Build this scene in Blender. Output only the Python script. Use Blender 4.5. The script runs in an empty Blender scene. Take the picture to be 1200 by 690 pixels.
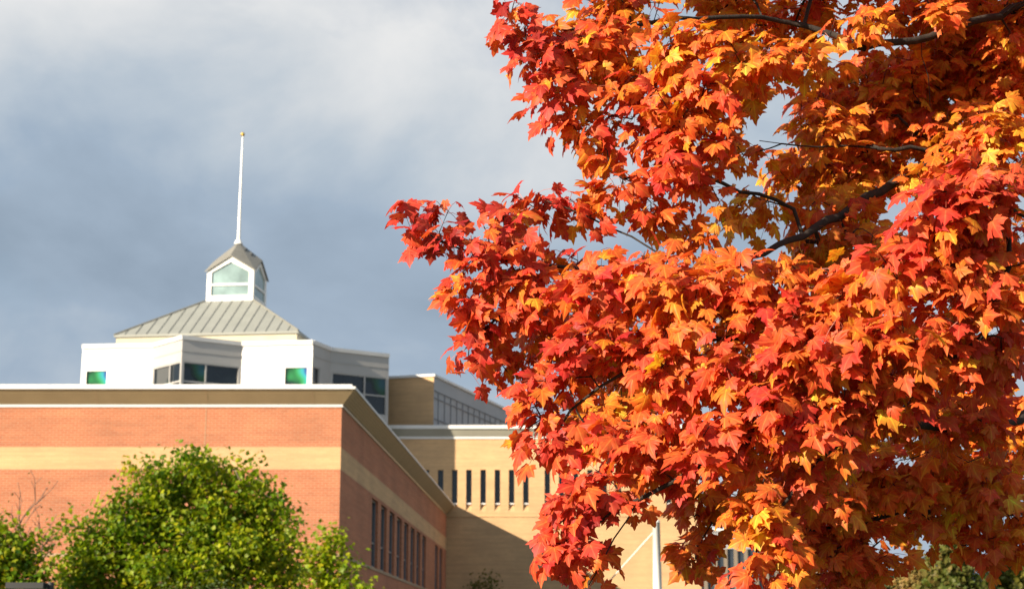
import bpy, math, random
import numpy as np
from mathutils import Vector

random.seed(7)
rng = np.random.default_rng(11)
SC = bpy.context.scene
COL = SC.collection

# ------------------------------------------------------------------ camera, sky, sun, exposure
FPX = 1880.0                                   # focal length in pixels of the 1200 px wide photograph
PITCH = math.atan(415 / FPX)
EYE = 1.6
cam_data = bpy.data.cameras.new('camera')
cam = bpy.data.objects.new('camera', cam_data)
COL.objects.link(cam)
cam.location = (0, 0, EYE)
cam.rotation_euler = (math.pi / 2 + PITCH, 0, 0)
cam_data.sensor_width = 36
cam_data.lens = FPX / 1200 * 36
cam_data.clip_start = 0.1
cam_data.clip_end = 6000
cam_data.dof.use_dof = True
cam_data.dof.focus_distance = 5.8
cam_data.dof.aperture_fstop = 6.6
SC.camera = cam

AZ, EL = math.radians(52), math.radians(20.9)  # sun stands behind the camera's left shoulder
SUN_DIR = Vector((math.sin(AZ) * math.cos(EL), math.cos(AZ) * math.cos(EL), -math.sin(EL)))   # the way its rays travel
sun_data = bpy.data.lights.new('sun', 'SUN')
sun_data.energy = 4.7
sun_data.angle = math.radians(0.5)
sun_data.color = (1.0, 0.85, 0.64)
sun = bpy.data.objects.new('sun', sun_data)
COL.objects.link(sun)
sun.location = (-60, -40, 60)
sun.rotation_euler = SUN_DIR.to_track_quat('-Z', 'Y').to_euler()

SC.view_settings.view_transform = 'Standard'
SC.view_settings.look = 'None'
SC.view_settings.exposure = 1.18
SC.view_settings.gamma = 1

world = bpy.data.worlds.new('World')
SC.world = world
world.use_nodes = True
wn, wl = world.node_tree.nodes, world.node_tree.links
wn.clear()
w_out = wn.new('ShaderNodeOutputWorld')
w_sky = wn.new('ShaderNodeTexSky')
w_sky.sky_type = 'NISHITA'
w_sky.sun_disc = False
w_sky.sun_elevation = EL
w_sky.sun_rotation = math.atan2(-math.sin(AZ), -math.cos(AZ)) % (2 * math.pi)
w_bg = wn.new('ShaderNodeBackground')
w_bg.inputs['Strength'].default_value = 0.06
wl.new(w_sky.outputs[0], w_bg.inputs[0])
w_tc = wn.new('ShaderNodeTexCoord')
w_map = wn.new('ShaderNodeMapping')             # clouds lie in long flat layers: stretch them sideways
w_map.inputs['Scale'].default_value = (1.0, 1.0, 1.5)
w_map.inputs['Location'].default_value = (2.7, 1.1, 0.4)
wl.new(w_tc.outputs['Generated'], w_map.inputs[0])


def w_noise(scale, detail, rough, dist=0.0):
    n = wn.new('ShaderNodeTexNoise')
    n.inputs['Scale'].default_value = scale
    n.inputs['Detail'].default_value = detail
    n.inputs['Roughness'].default_value = rough
    n.inputs['Distortion'].default_value = dist
    wl.new(w_map.outputs[0], n.inputs['Vector'])
    return n


def w_ramp(src, stops):
    r = wn.new('ShaderNodeValToRGB')
    cr = r.color_ramp
    while len(cr.elements) < len(stops):
        cr.elements.new(0.5)
    for e, (p, c) in zip(cr.elements, stops):
        e.position = p
        e.color = (*c, 1)
    wl.new(src, r.inputs[0])
    return r


# broad light and dark of the cloud deck, with the brighter deck higher up
w_n1 = w_noise(4.6, 8, 0.52, 0.25)
w_sep = wn.new('ShaderNodeSeparateXYZ')
wl.new(w_tc.outputs['Generated'], w_sep.inputs[0])
w_h = w_ramp(w_sep.outputs['Z'], [(0.0, (0.30,) * 3), (0.16, (0.04,) * 3), (0.25, (0.04,) * 3), (0.38, (0.46,) * 3), (0.60, (0.05,) * 3), (1.0, (0.0,) * 3)])
w_amp = wn.new('ShaderNodeMath')
w_amp.operation = 'MULTIPLY_ADD'
wl.new(w_n1.outputs[0], w_amp.inputs[0])
w_amp.inputs[1].default_value = 1.45
w_amp.inputs[2].default_value = -0.285
w_add = wn.new('ShaderNodeMath')
w_add.operation = 'MULTIPLY_ADD'
wl.new(w_h.outputs[0], w_add.inputs[0])
w_add.inputs[1].default_value = 0.9
wl.new(w_amp.outputs[0], w_add.inputs[2])
w_col = w_ramp(w_add.outputs[0], [(0.22, (0.128, 0.163, 0.205)), (0.46, (0.163, 0.203, 0.252)), (0.62, (0.217, 0.250, 0.286)),
                                   (0.78, (0.290, 0.306, 0.322)), (0.98, (0.365, 0.366, 0.366))])
w_cbg = wn.new('ShaderNodeBackground')
w_cbg.inputs['Strength'].default_value = 1.0
wl.new(w_col.outputs[0], w_cbg.inputs[0])
w_n2 = w_noise(3.4, 7, 0.55, 0.4)
w_gap = w_ramp(w_n2.outputs[0], [(0.30, (0.45, 0.45, 0.45)), (0.47, (1, 1, 1))])
w_mix = wn.new('ShaderNodeMixShader')
wl.new(w_gap.outputs[0], w_mix.inputs[0])
wl.new(w_bg.outputs[0], w_mix.inputs[1])
wl.new(w_cbg.outputs[0], w_mix.inputs[2])
wl.new(w_mix.outputs[0], w_out.inputs[0])


# ------------------------------------------------------------------ helpers
def at(u, v, Y):
    """Point at depth Y seen at pixel (u, v) of the 1200 x 690 photograph."""
    a = (u - 600) / FPX
    b = (345 - v) / FPX
    dy = math.cos(PITCH) - b * math.sin(PITCH)
    dz = math.sin(PITCH) + b * math.cos(PITCH)
    return Vector((a / dy * Y, Y, EYE + dz / dy * Y))


def proj_np(P):
    x, y, z = P[:, 0], P[:, 1], P[:, 2] - EYE
    d = y * math.cos(PITCH) + z * math.sin(PITCH)
    up = -y * math.sin(PITCH) + z * math.cos(PITCH)
    d = np.maximum(d, 0.05)
    return 600 + FPX * x / d, 345 - FPX * up / d


def tag(o, label=None, cat=None, group=None, kind=None):
    if label: o['label'] = label
    if cat: o['category'] = cat
    if group: o['group'] = group
    if kind: o['kind'] = kind
    return o


def empty(name, loc, label, cat, group=None):
    o = bpy.data.objects.new(name, None)
    COL.objects.link(o)
    o.location = loc
    o.empty_display_size = 0.3
    return tag(o, label, cat, group)


def world_loc(o):
    v = Vector(o.location)
    while o.parent:
        o = o.parent
        v += Vector(o.location)
    return v


class MB:
    """Collects faces in world coordinates and links them as ONE mesh object."""
    def __init__(self):
        self.v, self.f = [], []

    def quad(self, *p):
        i = len(self.v)
        self.v += [tuple(q) for q in p]
        self.f.append(tuple(range(i, i + len(p))))

    def box(self, x0, x1, y0, y1, z0, z1):
        self.obox(Vector((x0, y0, 0)), Vector((1, 0, 0)), Vector((0, 1, 0)), x1 - x0, y1 - y0, z0, z1)

    def obox(self, o, d, n, ls, ln, z0, z1):
        """box from o: ls along d, ln along n, from z0 to z1"""
        p = [o, o + d * ls, o + d * ls + n * ln, o + n * ln]
        i = len(self.v)
        self.v += [(q.x, q.y, z0) for q in p] + [(q.x, q.y, z1) for q in p]
        fs = [(3, 2, 1, 0), (4, 5, 6, 7), (0, 1, 5, 4), (1, 2, 6, 5), (2, 3, 7, 6), (3, 0, 4, 7)]
        if d.cross(n).z < 0:
            fs = [tuple(reversed(f)) for f in fs]
        self.f += [tuple(i + k for k in f) for f in fs]

    def prism(self, pts, z0, z1):
        n = len(pts)
        i = len(self.v)
        self.v += [(p[0], p[1], z0) for p in pts] + [(p[0], p[1], z1) for p in pts]
        self.f.append(tuple(i + k for k in reversed(range(n))))
        self.f.append(tuple(i + n + k for k in range(n)))
        for k in range(n):
            m = (k + 1) % n
            self.f.append((i + k, i + m, i + n + m, i + n + k))

    def tube(self, pts, radii, sides=8, cap=True):
        pts = [Vector(p) for p in pts]
        base = len(self.v)
        for k, p in enumerate(pts):
            t = (pts[min(k + 1, len(pts) - 1)] - pts[max(k - 1, 0)]).normalized()
            a = t.cross(Vector((0, 0, 1)) if abs(t.z) < 0.9 else Vector((1, 0, 0))).normalized()
            b = t.cross(a)
            for s in range(sides):
                ang = 2 * math.pi * s / sides
                q = p + (a * math.cos(ang) + b * math.sin(ang)) * radii[k]
                self.v.append((q.x, q.y, q.z))
        for k in range(len(pts) - 1):
            for s in range(sides):
                m = (s + 1) % sides
                r0, r1 = base + k * sides, base + (k + 1) * sides
                self.f.append((r0 + s, r0 + m, r1 + m, r1 + s))
        if cap:
            self.f.append(tuple(base + s for s in range(sides)))
            self.f.append(tuple(base + (len(pts) - 1) * sides + s for s in reversed(range(sides))))

    def ball(self, c, r, nu=12, nv=8):
        self.tube([(c[0], c[1], c[2] - r * math.cos(math.pi * k / nv)) for k in range(nv + 1)],
                  [max(r * math.sin(math.pi * k / nv), 1e-4) for k in range(nv + 1)], nu)

    def build(self, name, mat, parent=None, smooth=False, loc=None):
        off = world_loc(parent) if parent is not None else Vector((0, 0, 0))
        o_loc = Vector(loc) - off if loc is not None else Vector((0, 0, 0))
        sub = off + o_loc
        me = bpy.data.meshes.new(name)
        me.from_pydata([(a - sub.x, b - sub.y, c - sub.z) for a, b, c in self.v], [], self.f)
        if smooth:
            me.polygons.foreach_set('use_smooth', [True] * len(me.polygons))
        me.materials.append(mat)
        o = bpy.data.objects.new(name, me)
        COL.objects.link(o)
        o.location = o_loc
        o.parent = parent
        return o


def wall(mb, o, d, n, length, z0, z1, holes=()):
    """Wall face from o along d (outward normal n) with recessed openings (s0, s1, za, zb, depth[, sill drop])."""
    ss = sorted({0.0, length, *[h[0] for h in holes], *[h[1] for h in holes]})
    zs = sorted({z0, z1, *[h[2] for h in holes], *[h[3] for h in holes]})
    P = lambda s, z, dep=0.0: (o.x + d.x * s - n.x * dep, o.y + d.y * s - n.y * dep, z)
    flip = d.cross(Vector((0, 0, 1))).dot(n) < 0

    def q(a, b, c, e):
        mb.quad(*((a, b, c, e) if not flip else (e, c, b, a)))
    for i in range(len(ss) - 1):
        for j in range(len(zs) - 1):
            sm, zm = (ss[i] + ss[i + 1]) / 2, (zs[j] + zs[j + 1]) / 2
            if any(h[0] < sm < h[1] and h[2] < zm < h[3] for h in holes):
                continue
            q(P(ss[i], zs[j]), P(ss[i + 1], zs[j]), P(ss[i + 1], zs[j + 1]), P(ss[i], zs[j + 1]))
    for h in holes:
        s0, s1, a, b, dep = h[:5]
        drop = h[5] if len(h) > 5 else 0.0             # a sloping bottom: its outer edge at a, its inner edge at a + drop
        q(P(s0, a), P(s0, a + drop, dep), P(s0, b, dep), P(s0, b)) if flip else q(P(s0, b), P(s0, b, dep), P(s0, a + drop, dep), P(s0, a))
        q(P(s1, b), P(s1, b, dep), P(s1, a + drop, dep), P(s1, a)) if flip else q(P(s1, a), P(s1, a + drop, dep), P(s1, b, dep), P(s1, b))
        q(P(s0, a), P(s1, a), P(s1, a + drop, dep), P(s0, a + drop, dep))
        q(P(s0, b), P(s0, b, dep), P(s1, b, dep), P(s1, b))


def profile(mb, path, prof):
    """Sweep a (offset, z) profile along a polyline of plan points, mitred; the offset goes to the right-hand side."""
    pts = [Vector((p[0], p[1])) for p in path]
    offs = []
    for k in range(len(pts)):
        ns = []
        if k > 0:
            t = (pts[k] - pts[k - 1]).normalized(); ns.append(Vector((t.y, -t.x)))
        if k < len(pts) - 1:
            t = (pts[k + 1] - pts[k]).normalized(); ns.append(Vector((t.y, -t.x)))
        if len(ns) == 1:
            offs.append(ns[0])
        else:
            m = (ns[0] + ns[1]).normalized()
            offs.append(m / max(0.3, m.dot(ns[0])))
    i = len(mb.v)
    m = len(prof)
    for p, q in zip(pts, offs):
        for o, z in prof:
            mb.v.append((p.x + q.x * o, p.y + q.y * o, z))
    for k in range(len(pts) - 1):
        for j in range(m):
            j2 = (j + 1) % m
            mb.f.append((i + k * m + j, i + (k + 1) * m + j, i + (k + 1) * m + j2, i + k * m + j2))
    mb.f.append(tuple(i + j for j in range(m)))
    mb.f.append(tuple(i + (len(pts) - 1) * m + j for j in reversed(range(m))))


# ------------------------------------------------------------------ materials
class NT:
    def __init__(self, name):
        self.m = bpy.data.materials.new(name)
        self.m.use_nodes = True
        self.n, self.l = self.m.node_tree.nodes, self.m.node_tree.links
        self.b = self.n['Principled BSDF']
        self.out = self.n['Material Output']

    def add(self, t, **kw):
        n = self.n.new(t)
        for k, v in kw.items():
            if k in n.inputs: n.inputs[k].default_value = v
            else: setattr(n, k, v)
        return n

    def noise(self, scale, detail=5, rough=0.55, vec=None):
        n = self.add('ShaderNodeTexNoise', Scale=scale, Detail=detail, Roughness=rough)
        if vec is None:
            vec = self.add('ShaderNodeTexCoord').outputs['Object']
        self.l.new(vec, n.inputs['Vector'])
        return n

    def ramp(self, src, stops):
        r = self.add('ShaderNodeValToRGB')
        cr = r.color_ramp
        while len(cr.elements) < len(stops): cr.elements.new(0.5)
        for e, (p, c) in zip(cr.elements, stops):
            e.position = p; e.color = (*c, 1)
        self.l.new(src, r.inputs[0])
        return r

    def mul(self, a, b, fac=1.0):
        m = self.add('ShaderNodeMix', data_type='RGBA', blend_type='MULTIPLY')
        m.inputs[0].default_value = fac
        self.l.new(a, m.inputs[6]); self.l.new(b, m.inputs[7])
        return m.outputs[2]

    def bump(self, src, strength=0.3, dist=0.01):
        b = self.add('ShaderNodeBump', Strength=strength, Distance=dist)
        self.l.new(src, b.inputs['Height'])
        self.l.new(b.outputs[0], self.b.inputs['Normal'])


def hexmix(c, k):
    return tuple(x * k for x in c)


def brick_mat(name, c1, c2, mortar, bw=0.203, bh=0.0677):
    t = NT(name)
    tc = t.add('ShaderNodeTexCoord')
    sp = t.add('ShaderNodeSeparateXYZ')
    t.l.new(tc.outputs['Object'], sp.inputs[0])
    ad = t.add('ShaderNodeMath', operation='ADD')
    t.l.new(sp.outputs[0], ad.inputs[0]); t.l.new(sp.outputs[1], ad.inputs[1])
    cb = t.add('ShaderNodeCombineXYZ')
    t.l.new(ad.outputs[0], cb.inputs[0]); t.l.new(sp.outputs[2], cb.inputs[1])
    br = t.add('ShaderNodeTexBrick', Scale=1.0)
    br.inputs['Brick Width'].default_value = bw
    br.inputs['Row Height'].default_value = bh
    br.inputs['Mortar Size'].default_value = 0.010
    br.inputs['Mortar Smooth'].default_value = 0.2
    br.inputs['Color1'].default_value = (*c1, 1)
    br.inputs['Color2'].default_value = (*c2, 1)
    br.inputs['Mortar'].default_value = (*mortar, 1)
    t.l.new(cb.outputs[0], br.inputs['Vector'])
    n1 = t.noise(0.55, 5, 0.6)
    r1 = t.ramp(n1.outputs[0], [(0.3, (0.86, 0.86, 0.87)), (0.72, (1.10, 1.07, 1.05))])
    mp = t.add('ShaderNodeMapping')
    mp.inputs['Scale'].default_value = (0.35, 0.35, 7.0)      # courses laid from different pallets
    t.l.new(tc.outputs['Object'], mp.inputs[0])
    n2 = t.noise(1.0, 3, 0.6, mp.outputs[0])
    r2 = t.ramp(n2.outputs[0], [(0.35, (0.90, 0.91, 0.92)), (0.65, (1.06, 1.05, 1.04))])
    c = t.mul(t.mul(br.outputs[0], r1.outputs[0]), r2.outputs[0])
    t.l.new(c, t.b.inputs['Base Color'])
    t.b.inputs['Roughness'].default_value = 0.9
    t.b.inputs['Specular IOR Level'].default_value = 0.2
    inv = t.add('ShaderNodeMath', operation='SUBTRACT')
    inv.inputs[0].default_value = 1.0
    t.l.new(br.outputs['Fac'], inv.inputs[1])
    t.bump(inv.outputs[0], 0.5, 0.006)
    return t.m


def plain(name, c, rough=0.6, metal=0.0, var=0.12, scale=1.2, spec=0.4, streak=False):
    t = NT(name)
    tc = t.add('ShaderNodeTexCoord')
    mp = t.add('ShaderNodeMapping')
    mp.inputs['Scale'].default_value = (1, 1, 0.15) if streak else (1, 1, 1)
    t.l.new(tc.outputs['Object'], mp.inputs[0])
    n = t.noise(scale, 6, 0.6, mp.outputs[0])
    r = t.ramp(n.outputs[0], [(0.3, hexmix(c, 1 - var)), (0.7, tuple(min(1, x * (1 + var)) for x in c))])
    t.l.new(r.outputs[0], t.b.inputs['Base Color'])
    t.b.inputs['Roughness'].default_value = rough
    t.b.inputs['Metallic'].default_value = metal
    t.b.inputs['Specular IOR Level'].default_value = spec
    return t.m


def glass_mat(name, c, rough=0.06):
    t = NT(name)
    n = t.noise(0.7, 3)
    r = t.ramp(n.outputs[0], [(0.3, hexmix(c, 0.7)), (0.7, hexmix(c, 1.25))])
    t.l.new(r.outputs[0], t.b.inputs['Base Color'])
    t.b.inputs['Roughness'].default_value = rough
    t.b.inputs['Specular IOR Level'].default_value = 0.6
    b = t.noise(0.9, 2)
    t.bump(b.outputs[0], 0.05, 0.05)
    return t.m


def painted_reflection_mat(name, k=1.0):
    """Window panes with their reflections painted into the base colour: green running into cyan and blue beside a dark field with a curved edge."""
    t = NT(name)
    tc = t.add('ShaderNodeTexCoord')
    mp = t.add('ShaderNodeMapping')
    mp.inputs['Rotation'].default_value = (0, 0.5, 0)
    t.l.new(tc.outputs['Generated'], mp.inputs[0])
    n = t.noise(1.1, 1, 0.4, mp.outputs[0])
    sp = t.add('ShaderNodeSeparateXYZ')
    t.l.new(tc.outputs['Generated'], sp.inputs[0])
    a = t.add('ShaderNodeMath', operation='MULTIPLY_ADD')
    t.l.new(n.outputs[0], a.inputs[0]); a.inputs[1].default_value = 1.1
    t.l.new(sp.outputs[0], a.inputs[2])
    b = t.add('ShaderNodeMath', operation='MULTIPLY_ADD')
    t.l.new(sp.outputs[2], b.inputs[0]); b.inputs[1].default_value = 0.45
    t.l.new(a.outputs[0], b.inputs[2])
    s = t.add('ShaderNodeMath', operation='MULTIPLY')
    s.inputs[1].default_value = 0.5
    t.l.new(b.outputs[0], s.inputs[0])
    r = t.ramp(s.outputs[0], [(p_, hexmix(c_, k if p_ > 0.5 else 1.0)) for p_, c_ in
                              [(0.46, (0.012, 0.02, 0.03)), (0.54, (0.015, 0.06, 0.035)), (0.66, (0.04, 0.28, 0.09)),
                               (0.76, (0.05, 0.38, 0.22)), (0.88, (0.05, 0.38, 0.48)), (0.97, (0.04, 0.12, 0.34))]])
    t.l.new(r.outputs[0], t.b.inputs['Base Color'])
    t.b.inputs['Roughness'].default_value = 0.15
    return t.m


M_BRICK = brick_mat('red_brick', (0.485, 0.182, 0.095), (0.425, 0.150, 0.080), (0.46, 0.255, 0.165))
M_BAND = brick_mat('buff_brick', (0.65, 0.41, 0.235), (0.60, 0.37, 0.21), (0.56, 0.38, 0.19))
M_TAN = brick_mat('tan_brick', (0.60, 0.39, 0.215), (0.55, 0.355, 0.19), (0.54, 0.38, 0.21))
M_COPING = plain('white_coping', (0.66, 0.655, 0.65), 0.5, var=0.05)
M_CORNICE = plain('bronze_cornice', (0.36, 0.275, 0.165), 0.45, var=0.08, streak=False)
M_FASCIA = plain('grey_fascia', (0.27, 0.26, 0.215), 0.5, var=0.08)
M_WHITE = plain('white_panel', (0.82, 0.81, 0.78), 0.55, var=0.03, scale=0.6)
M_METAL = plain('grey_metal_panel', (0.37, 0.365, 0.36), 0.45, var=0.06, scale=0.8)
M_LOUVRE = plain('grey_louvre', (0.30, 0.31, 0.33), 0.5, var=0.08, scale=0.8)
M_DRUM = plain('beige_stone', (0.50, 0.45, 0.34), 0.8, var=0.06)
M_RIB = plain('louvre_rib', (0.20, 0.21, 0.23), 0.5, var=0.08)
M_ROOF = plain('standing_seam_roof', (0.25, 0.262, 0.245), 0.5, var=0.07, scale=0.9)
M_SEAM = plain('roof_seam', (0.20, 0.20, 0.18), 0.5, var=0.06)
M_CAPROOF = plain('lantern_roof', (0.20, 0.195, 0.175), 0.55, var=0.10, scale=2.5)
M_GLASS = glass_mat('dark_glass', (0.012, 0.018, 0.024))
M_WGLASS = glass_mat('window_glass', (0.035, 0.045, 0.06), 0.08)
M_REFLECT = painted_reflection_mat('painted_reflection_glass', 0.8)
M_REFLECT2 = painted_reflection_mat('dim_painted_reflection_glass', 0.16)  # fainter painted green sheen for the bay panes
M_LGLASS = plain('pale_lantern_glass', (0.235, 0.33, 0.34), 0.12, var=0.36, scale=0.7, spec=0.6)
M_FRAME = plain('window_frame', (0.16, 0.17, 0.19), 0.5, var=0.06)
M_SILL = plain('white_sill', (0.74, 0.73, 0.72), 0.6, var=0.05)
M_STONE = plain('stone_course', (0.40, 0.28, 0.18), 0.85, var=0.1)
M_MAST = plain('white_mast', (0.80, 0.80, 0.79), 0.4, var=0.04)
M_GOLD = plain('gilded_ball', (0.60, 0.40, 0.09), 0.35, metal=0.6, var=0.1)
M_DARK = plain('dark_lamp_metal', (0.03, 0.031, 0.035), 0.5, var=0.1)
M_LENS = plain('lamp_lens', (0.45, 0.45, 0.42), 0.3, var=0.05)


def ground_mat():
    t = NT('lawn')
    n = t.noise(0.35, 8, 0.65)
    n2 = t.noise(9.0, 6, 0.7)
    r = t.ramp(n.outputs[0], [(0.3, (0.045, 0.06, 0.018)), (0.7, (0.085, 0.095, 0.03))])
    r2 = t.ramp(n2.outputs[0], [(0.3, (0.6, 0.6, 0.55)), (0.7, (1.25, 1.2, 1.1))])
    t.l.new(t.mul(r.outputs[0], r2.outputs[0]), t.b.inputs['Base Color'])
    t.b.inputs['Roughness'].default_value = 0.95
    t.bump(n2.outputs[0], 0.6, 0.05)
    return t.m


def bark_mat(name, c):
    t = NT(name)
    tc = t.add('ShaderNodeTexCoord')
    mp = t.add('ShaderNodeMapping')
    mp.inputs['Scale'].default_value = (9, 9, 1.6)
    t.l.new(tc.outputs['Object'], mp.inputs[0])
    n = t.noise(2.5, 8, 0.65, mp.outputs[0])
    r = t.ramp(n.outputs[0], [(0.3, hexmix(c, 0.55)), (0.7, hexmix(c, 1.35))])
    t.l.new(r.outputs[0], t.b.inputs['Base Color'])
    t.b.inputs['Roughness'].default_value = 0.9
    t.bump(n.outputs[0], 0.6, 0.02)
    return t.m


def leaf_mat(name, trans=0.35, rough=0.5, spec=0.3, warm=(1.0, 1.0, 1.0), veins=False):
    t = NT(name)
    at_ = t.add('ShaderNodeAttribute', attribute_name='leaf_colour')
    n = t.noise(38.0, 3, 0.6)
    r = t.ramp(n.outputs[0], [(0.3, (0.80, 0.72, 0.70)), (0.7, (1.08, 1.12, 1.10))])
    c = t.mul(at_.outputs['Color'], r.outputs[0])
    if veins:
        nb = t.noise(17.0, 4, 0.6)                         # red running into orange and yellow within one blade
        rb = t.ramp(nb.outputs[0], [(0.34, (1.06, 0.62, 0.85)), (0.52, (1.0, 1.0, 1.0)), (0.68, (1.03, 1.42, 1.0))])
        c = t.mul(c, rb.outputs[0])
        lc = t.add('ShaderNodeAttribute', attribute_name='leaf_xy')
        sp = t.add('ShaderNodeSeparateXYZ')
        t.l.new(lc.outputs['Vector'], sp.inputs[0])
        th = t.add('ShaderNodeMath', operation='ARCTAN2')
        t.l.new(sp.outputs[0], th.inputs[0]); t.l.new(sp.outputs[1], th.inputs[1])
        pp = t.add('ShaderNodeMath', operation='PINGPONG')
        t.l.new(th.outputs[0], pp.inputs[0]); pp.inputs[1].default_value = 0.43
        ln_ = t.add('ShaderNodeVectorMath', operation='LENGTH')
        t.l.new(lc.outputs['Vector'], ln_.inputs[0])
        d = t.add('ShaderNodeMath', operation='MULTIPLY')
        t.l.new(pp.outputs[0], d.inputs[0]); t.l.new(ln_.outputs['Value'], d.inputs[1])
        rv = t.ramp(d.outputs[0], [(0.008, (1.12, 1.75, 1.5)), (0.040, (1.0, 1.0, 1.0))])
        c = t.mul(c, rv.outputs[0])
        ns = t.noise(70.0, 3, 0.6)                          # brown spots
        rs = t.ramp(ns.outputs[0], [(0.26, (0.35, 0.42, 0.6)), (0.33, (1.0, 1.0, 1.0))])
        c = t.mul(c, rs.outputs[0])
        t.bump(rv.outputs[0], 0.25, 0.003)
    t.l.new(c, t.b.inputs['Base Color'])
    t.b.inputs['Roughness'].default_value = rough
    t.b.inputs['Specular IOR Level'].default_value = spec
    tr = t.add('ShaderNodeBsdfTranslucent')
    w = t.add('ShaderNodeMix', data_type='RGBA', blend_type='MULTIPLY')
    w.inputs[0].default_value = 1.0
    t.l.new(c, w.inputs[6]); w.inputs[7].default_value = (*warm, 1)
    t.l.new(w.outputs[2], tr.inputs['Color'])
    mx = t.add('ShaderNodeMixShader')
    mx.inputs[0].default_value = trans
    t.l.new(t.b.outputs[0], mx.inputs[1]); t.l.new(tr.outputs[0], mx.inputs[2])
    t.l.new(mx.outputs[0], t.out.inputs[0])
    return t.m


M_BARK = bark_mat('maple_bark', (0.030, 0.022, 0.018))
M_BARK2 = bark_mat('grey_bark', (0.16, 0.12, 0.09))
M_LEAF = leaf_mat('maple_leaf', 0.34, 0.5, 0.24, (1.3, 1.5, 0.7), True)
M_GREEN = leaf_mat('green_leaf', 0.44, 0.5, 0.3, (1.1, 1.15, 0.7))

# ------------------------------------------------------------------ setting: ground
g = MB()
R = 3000
g.quad((-R, -R, 0), (R, -R, 0), (R, R, 0), (-R, R, 0))
tag(g.build('ground', ground_mat()), kind='structure')

X, Yv, Z = Vector((1, 0, 0)), Vector((0, 1, 0)), Vector((0, 0, 1))
g = MB()
g.quad((-70, 41.2, 0.004), (8.5, 41.2, 0.004), (8.5, 43.4, 0.004), (-70, 43.4, 0.004))
g.quad((6.3, 43.402, 0.004), (8.5, 43.402, 0.004), (10.5, 80, 0.004), (8.3, 80, 0.004))
tag(g.build('path', plain('concrete_paving', (0.32, 0.31, 0.29), 0.9, var=0.12, scale=2.0)), kind='structure')

# ------------------------------------------------------------------ brick building (left)
YF = 45.0
xc = at(400.6, 476, YF).x
xl = -42.0
ang = math.radians(2.2)
D = Vector((math.sin(ang), math.cos(ang), 0))       # along the receding side wall
N = Vector((math.cos(ang), -math.sin(ang), 0))      # its outward normal
YT = 82.8                                           # plane of the tan building
LEN = (YT - YF) / D.y - 0.002
zw, zb1, zb0 = 8.27, 7.145, 6.52                    # wall top, buff band top and bottom
C0 = Vector((xc, YF, 0))
bb = empty('brick_building', (xc, YF, 0), 'low red brick building with a buff brick band and a flared brown cornice', 'building')


def side_s(u, v):
    k = at(u, v, 1).x
    m = math.tan(ang)
    return ((xc - YF * m) / (k - m) - YF) / D.y


first, last = side_s(435.9, 600), side_s(495.5, 600)
pitch_w = (last - first) / 7 * 1.0
ww = pitch_w * 0.66
zwin0, zwin1 = 4.20, 6.40
holes = [(first + k * pitch_w, first + k * pitch_w + ww, zwin0, zwin1, 0.16) for k in range(8)]
s2 = side_s(510.0, 640)
holes += [(s2 + k * pitch_w, s2 + k * pitch_w + ww, zwin0, zwin1, 0.16) for k in range(3)]
holes = [h for h in holes if h[1] < LEN - 0.1]
w = MB()
wall(w, Vector((xl, YF, 0)), X, -Yv, xc - xl, 0, zw)
wall(w, C0, D, N, LEN, 0, zw, holes)
Cend = C0 + D * LEN
w.quad((xl, YF, 0), (xl, YF, zw), (xl, YT - 0.01, zw), (xl, YT - 0.01, 0))
w.quad((xl, YF, zw), (xc, YF, zw), (Cend.x, Cend.y, zw), (xl, YT - 0.01, zw))
w.build('wall', M_BRICK, bb)
# buff brick band, 3 mm proud of the red brick
b = MB()
profile(b, [(xl, YF), (xc, YF), (Cend.x, Cend.y)], [(-0.05, zb0), (0.003, zb0), (0.003, zb1), (-0.05, zb1)])
b.build('brick_band', M_BAND, bb)
# control joint in the front and thin stone course at sill height
b = MB()
jx = at(241, 500, YF).x
b.box(jx - 0.008, jx + 0.008, YF - 0.006, YF + 0.02, 0.02, zb0 - 0.001)
b.build('control_joint', M_STONE, bb)
b = MB()
b.box(jx - 0.008, jx + 0.008, YF - 0.006, YF + 0.02, zb1 + 0.001, zw)
b.build('control_joint', M_STONE, bb)
b = MB()
path_side = [(C0.x, C0.y), (Cend.x, Cend.y)]
profile(b, [(xl, YF)] + path_side, [(-0.03, zwin0 - 0.10), (0.02, zwin0 - 0.10), (0.025, zwin0 - 0.012), (-0.03, zwin0 - 0.012)])
b.build('stone_course', M_STONE, bb)
# cornice: white strip, flared brown fascia with fine ribs, white coping with a step
b = MB()
full = [(xl, YF)] + path_side
STRIP = [(-0.2, zw), (0.03, zw), (0.035, zw + 0.085), (-0.2, zw + 0.085)]
profile(b, [(xl, YF), (xc + 0.03, YF)], STRIP)
b.build('cornice_strip', M_COPING, bb)
b = MB()
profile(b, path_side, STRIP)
b.build('cornice_strip', M_CORNICE, bb)  # same white strip, its shade on this side painted as dark brown
b = MB()
pr = [(-0.2, 8.357), (0.05, 8.357)]
for k in range(6):
    t0, t1 = k / 6, (k + 1) / 6
    pr += [(0.06 + 0.34 * t0, 8.362 + 0.36 * t0), (0.06 + 0.34 * t1 - 0.012, 8.362 + 0.36 * t1 - 0.004), (0.06 + 0.34 * t1 - 0.012, 8.362 + 0.36 * t1)]
pr += [(0.40, 8.724), (-0.2, 8.724)]
profile(b, full, pr)
b.build('cornice', M_CORNICE, bb)
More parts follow.
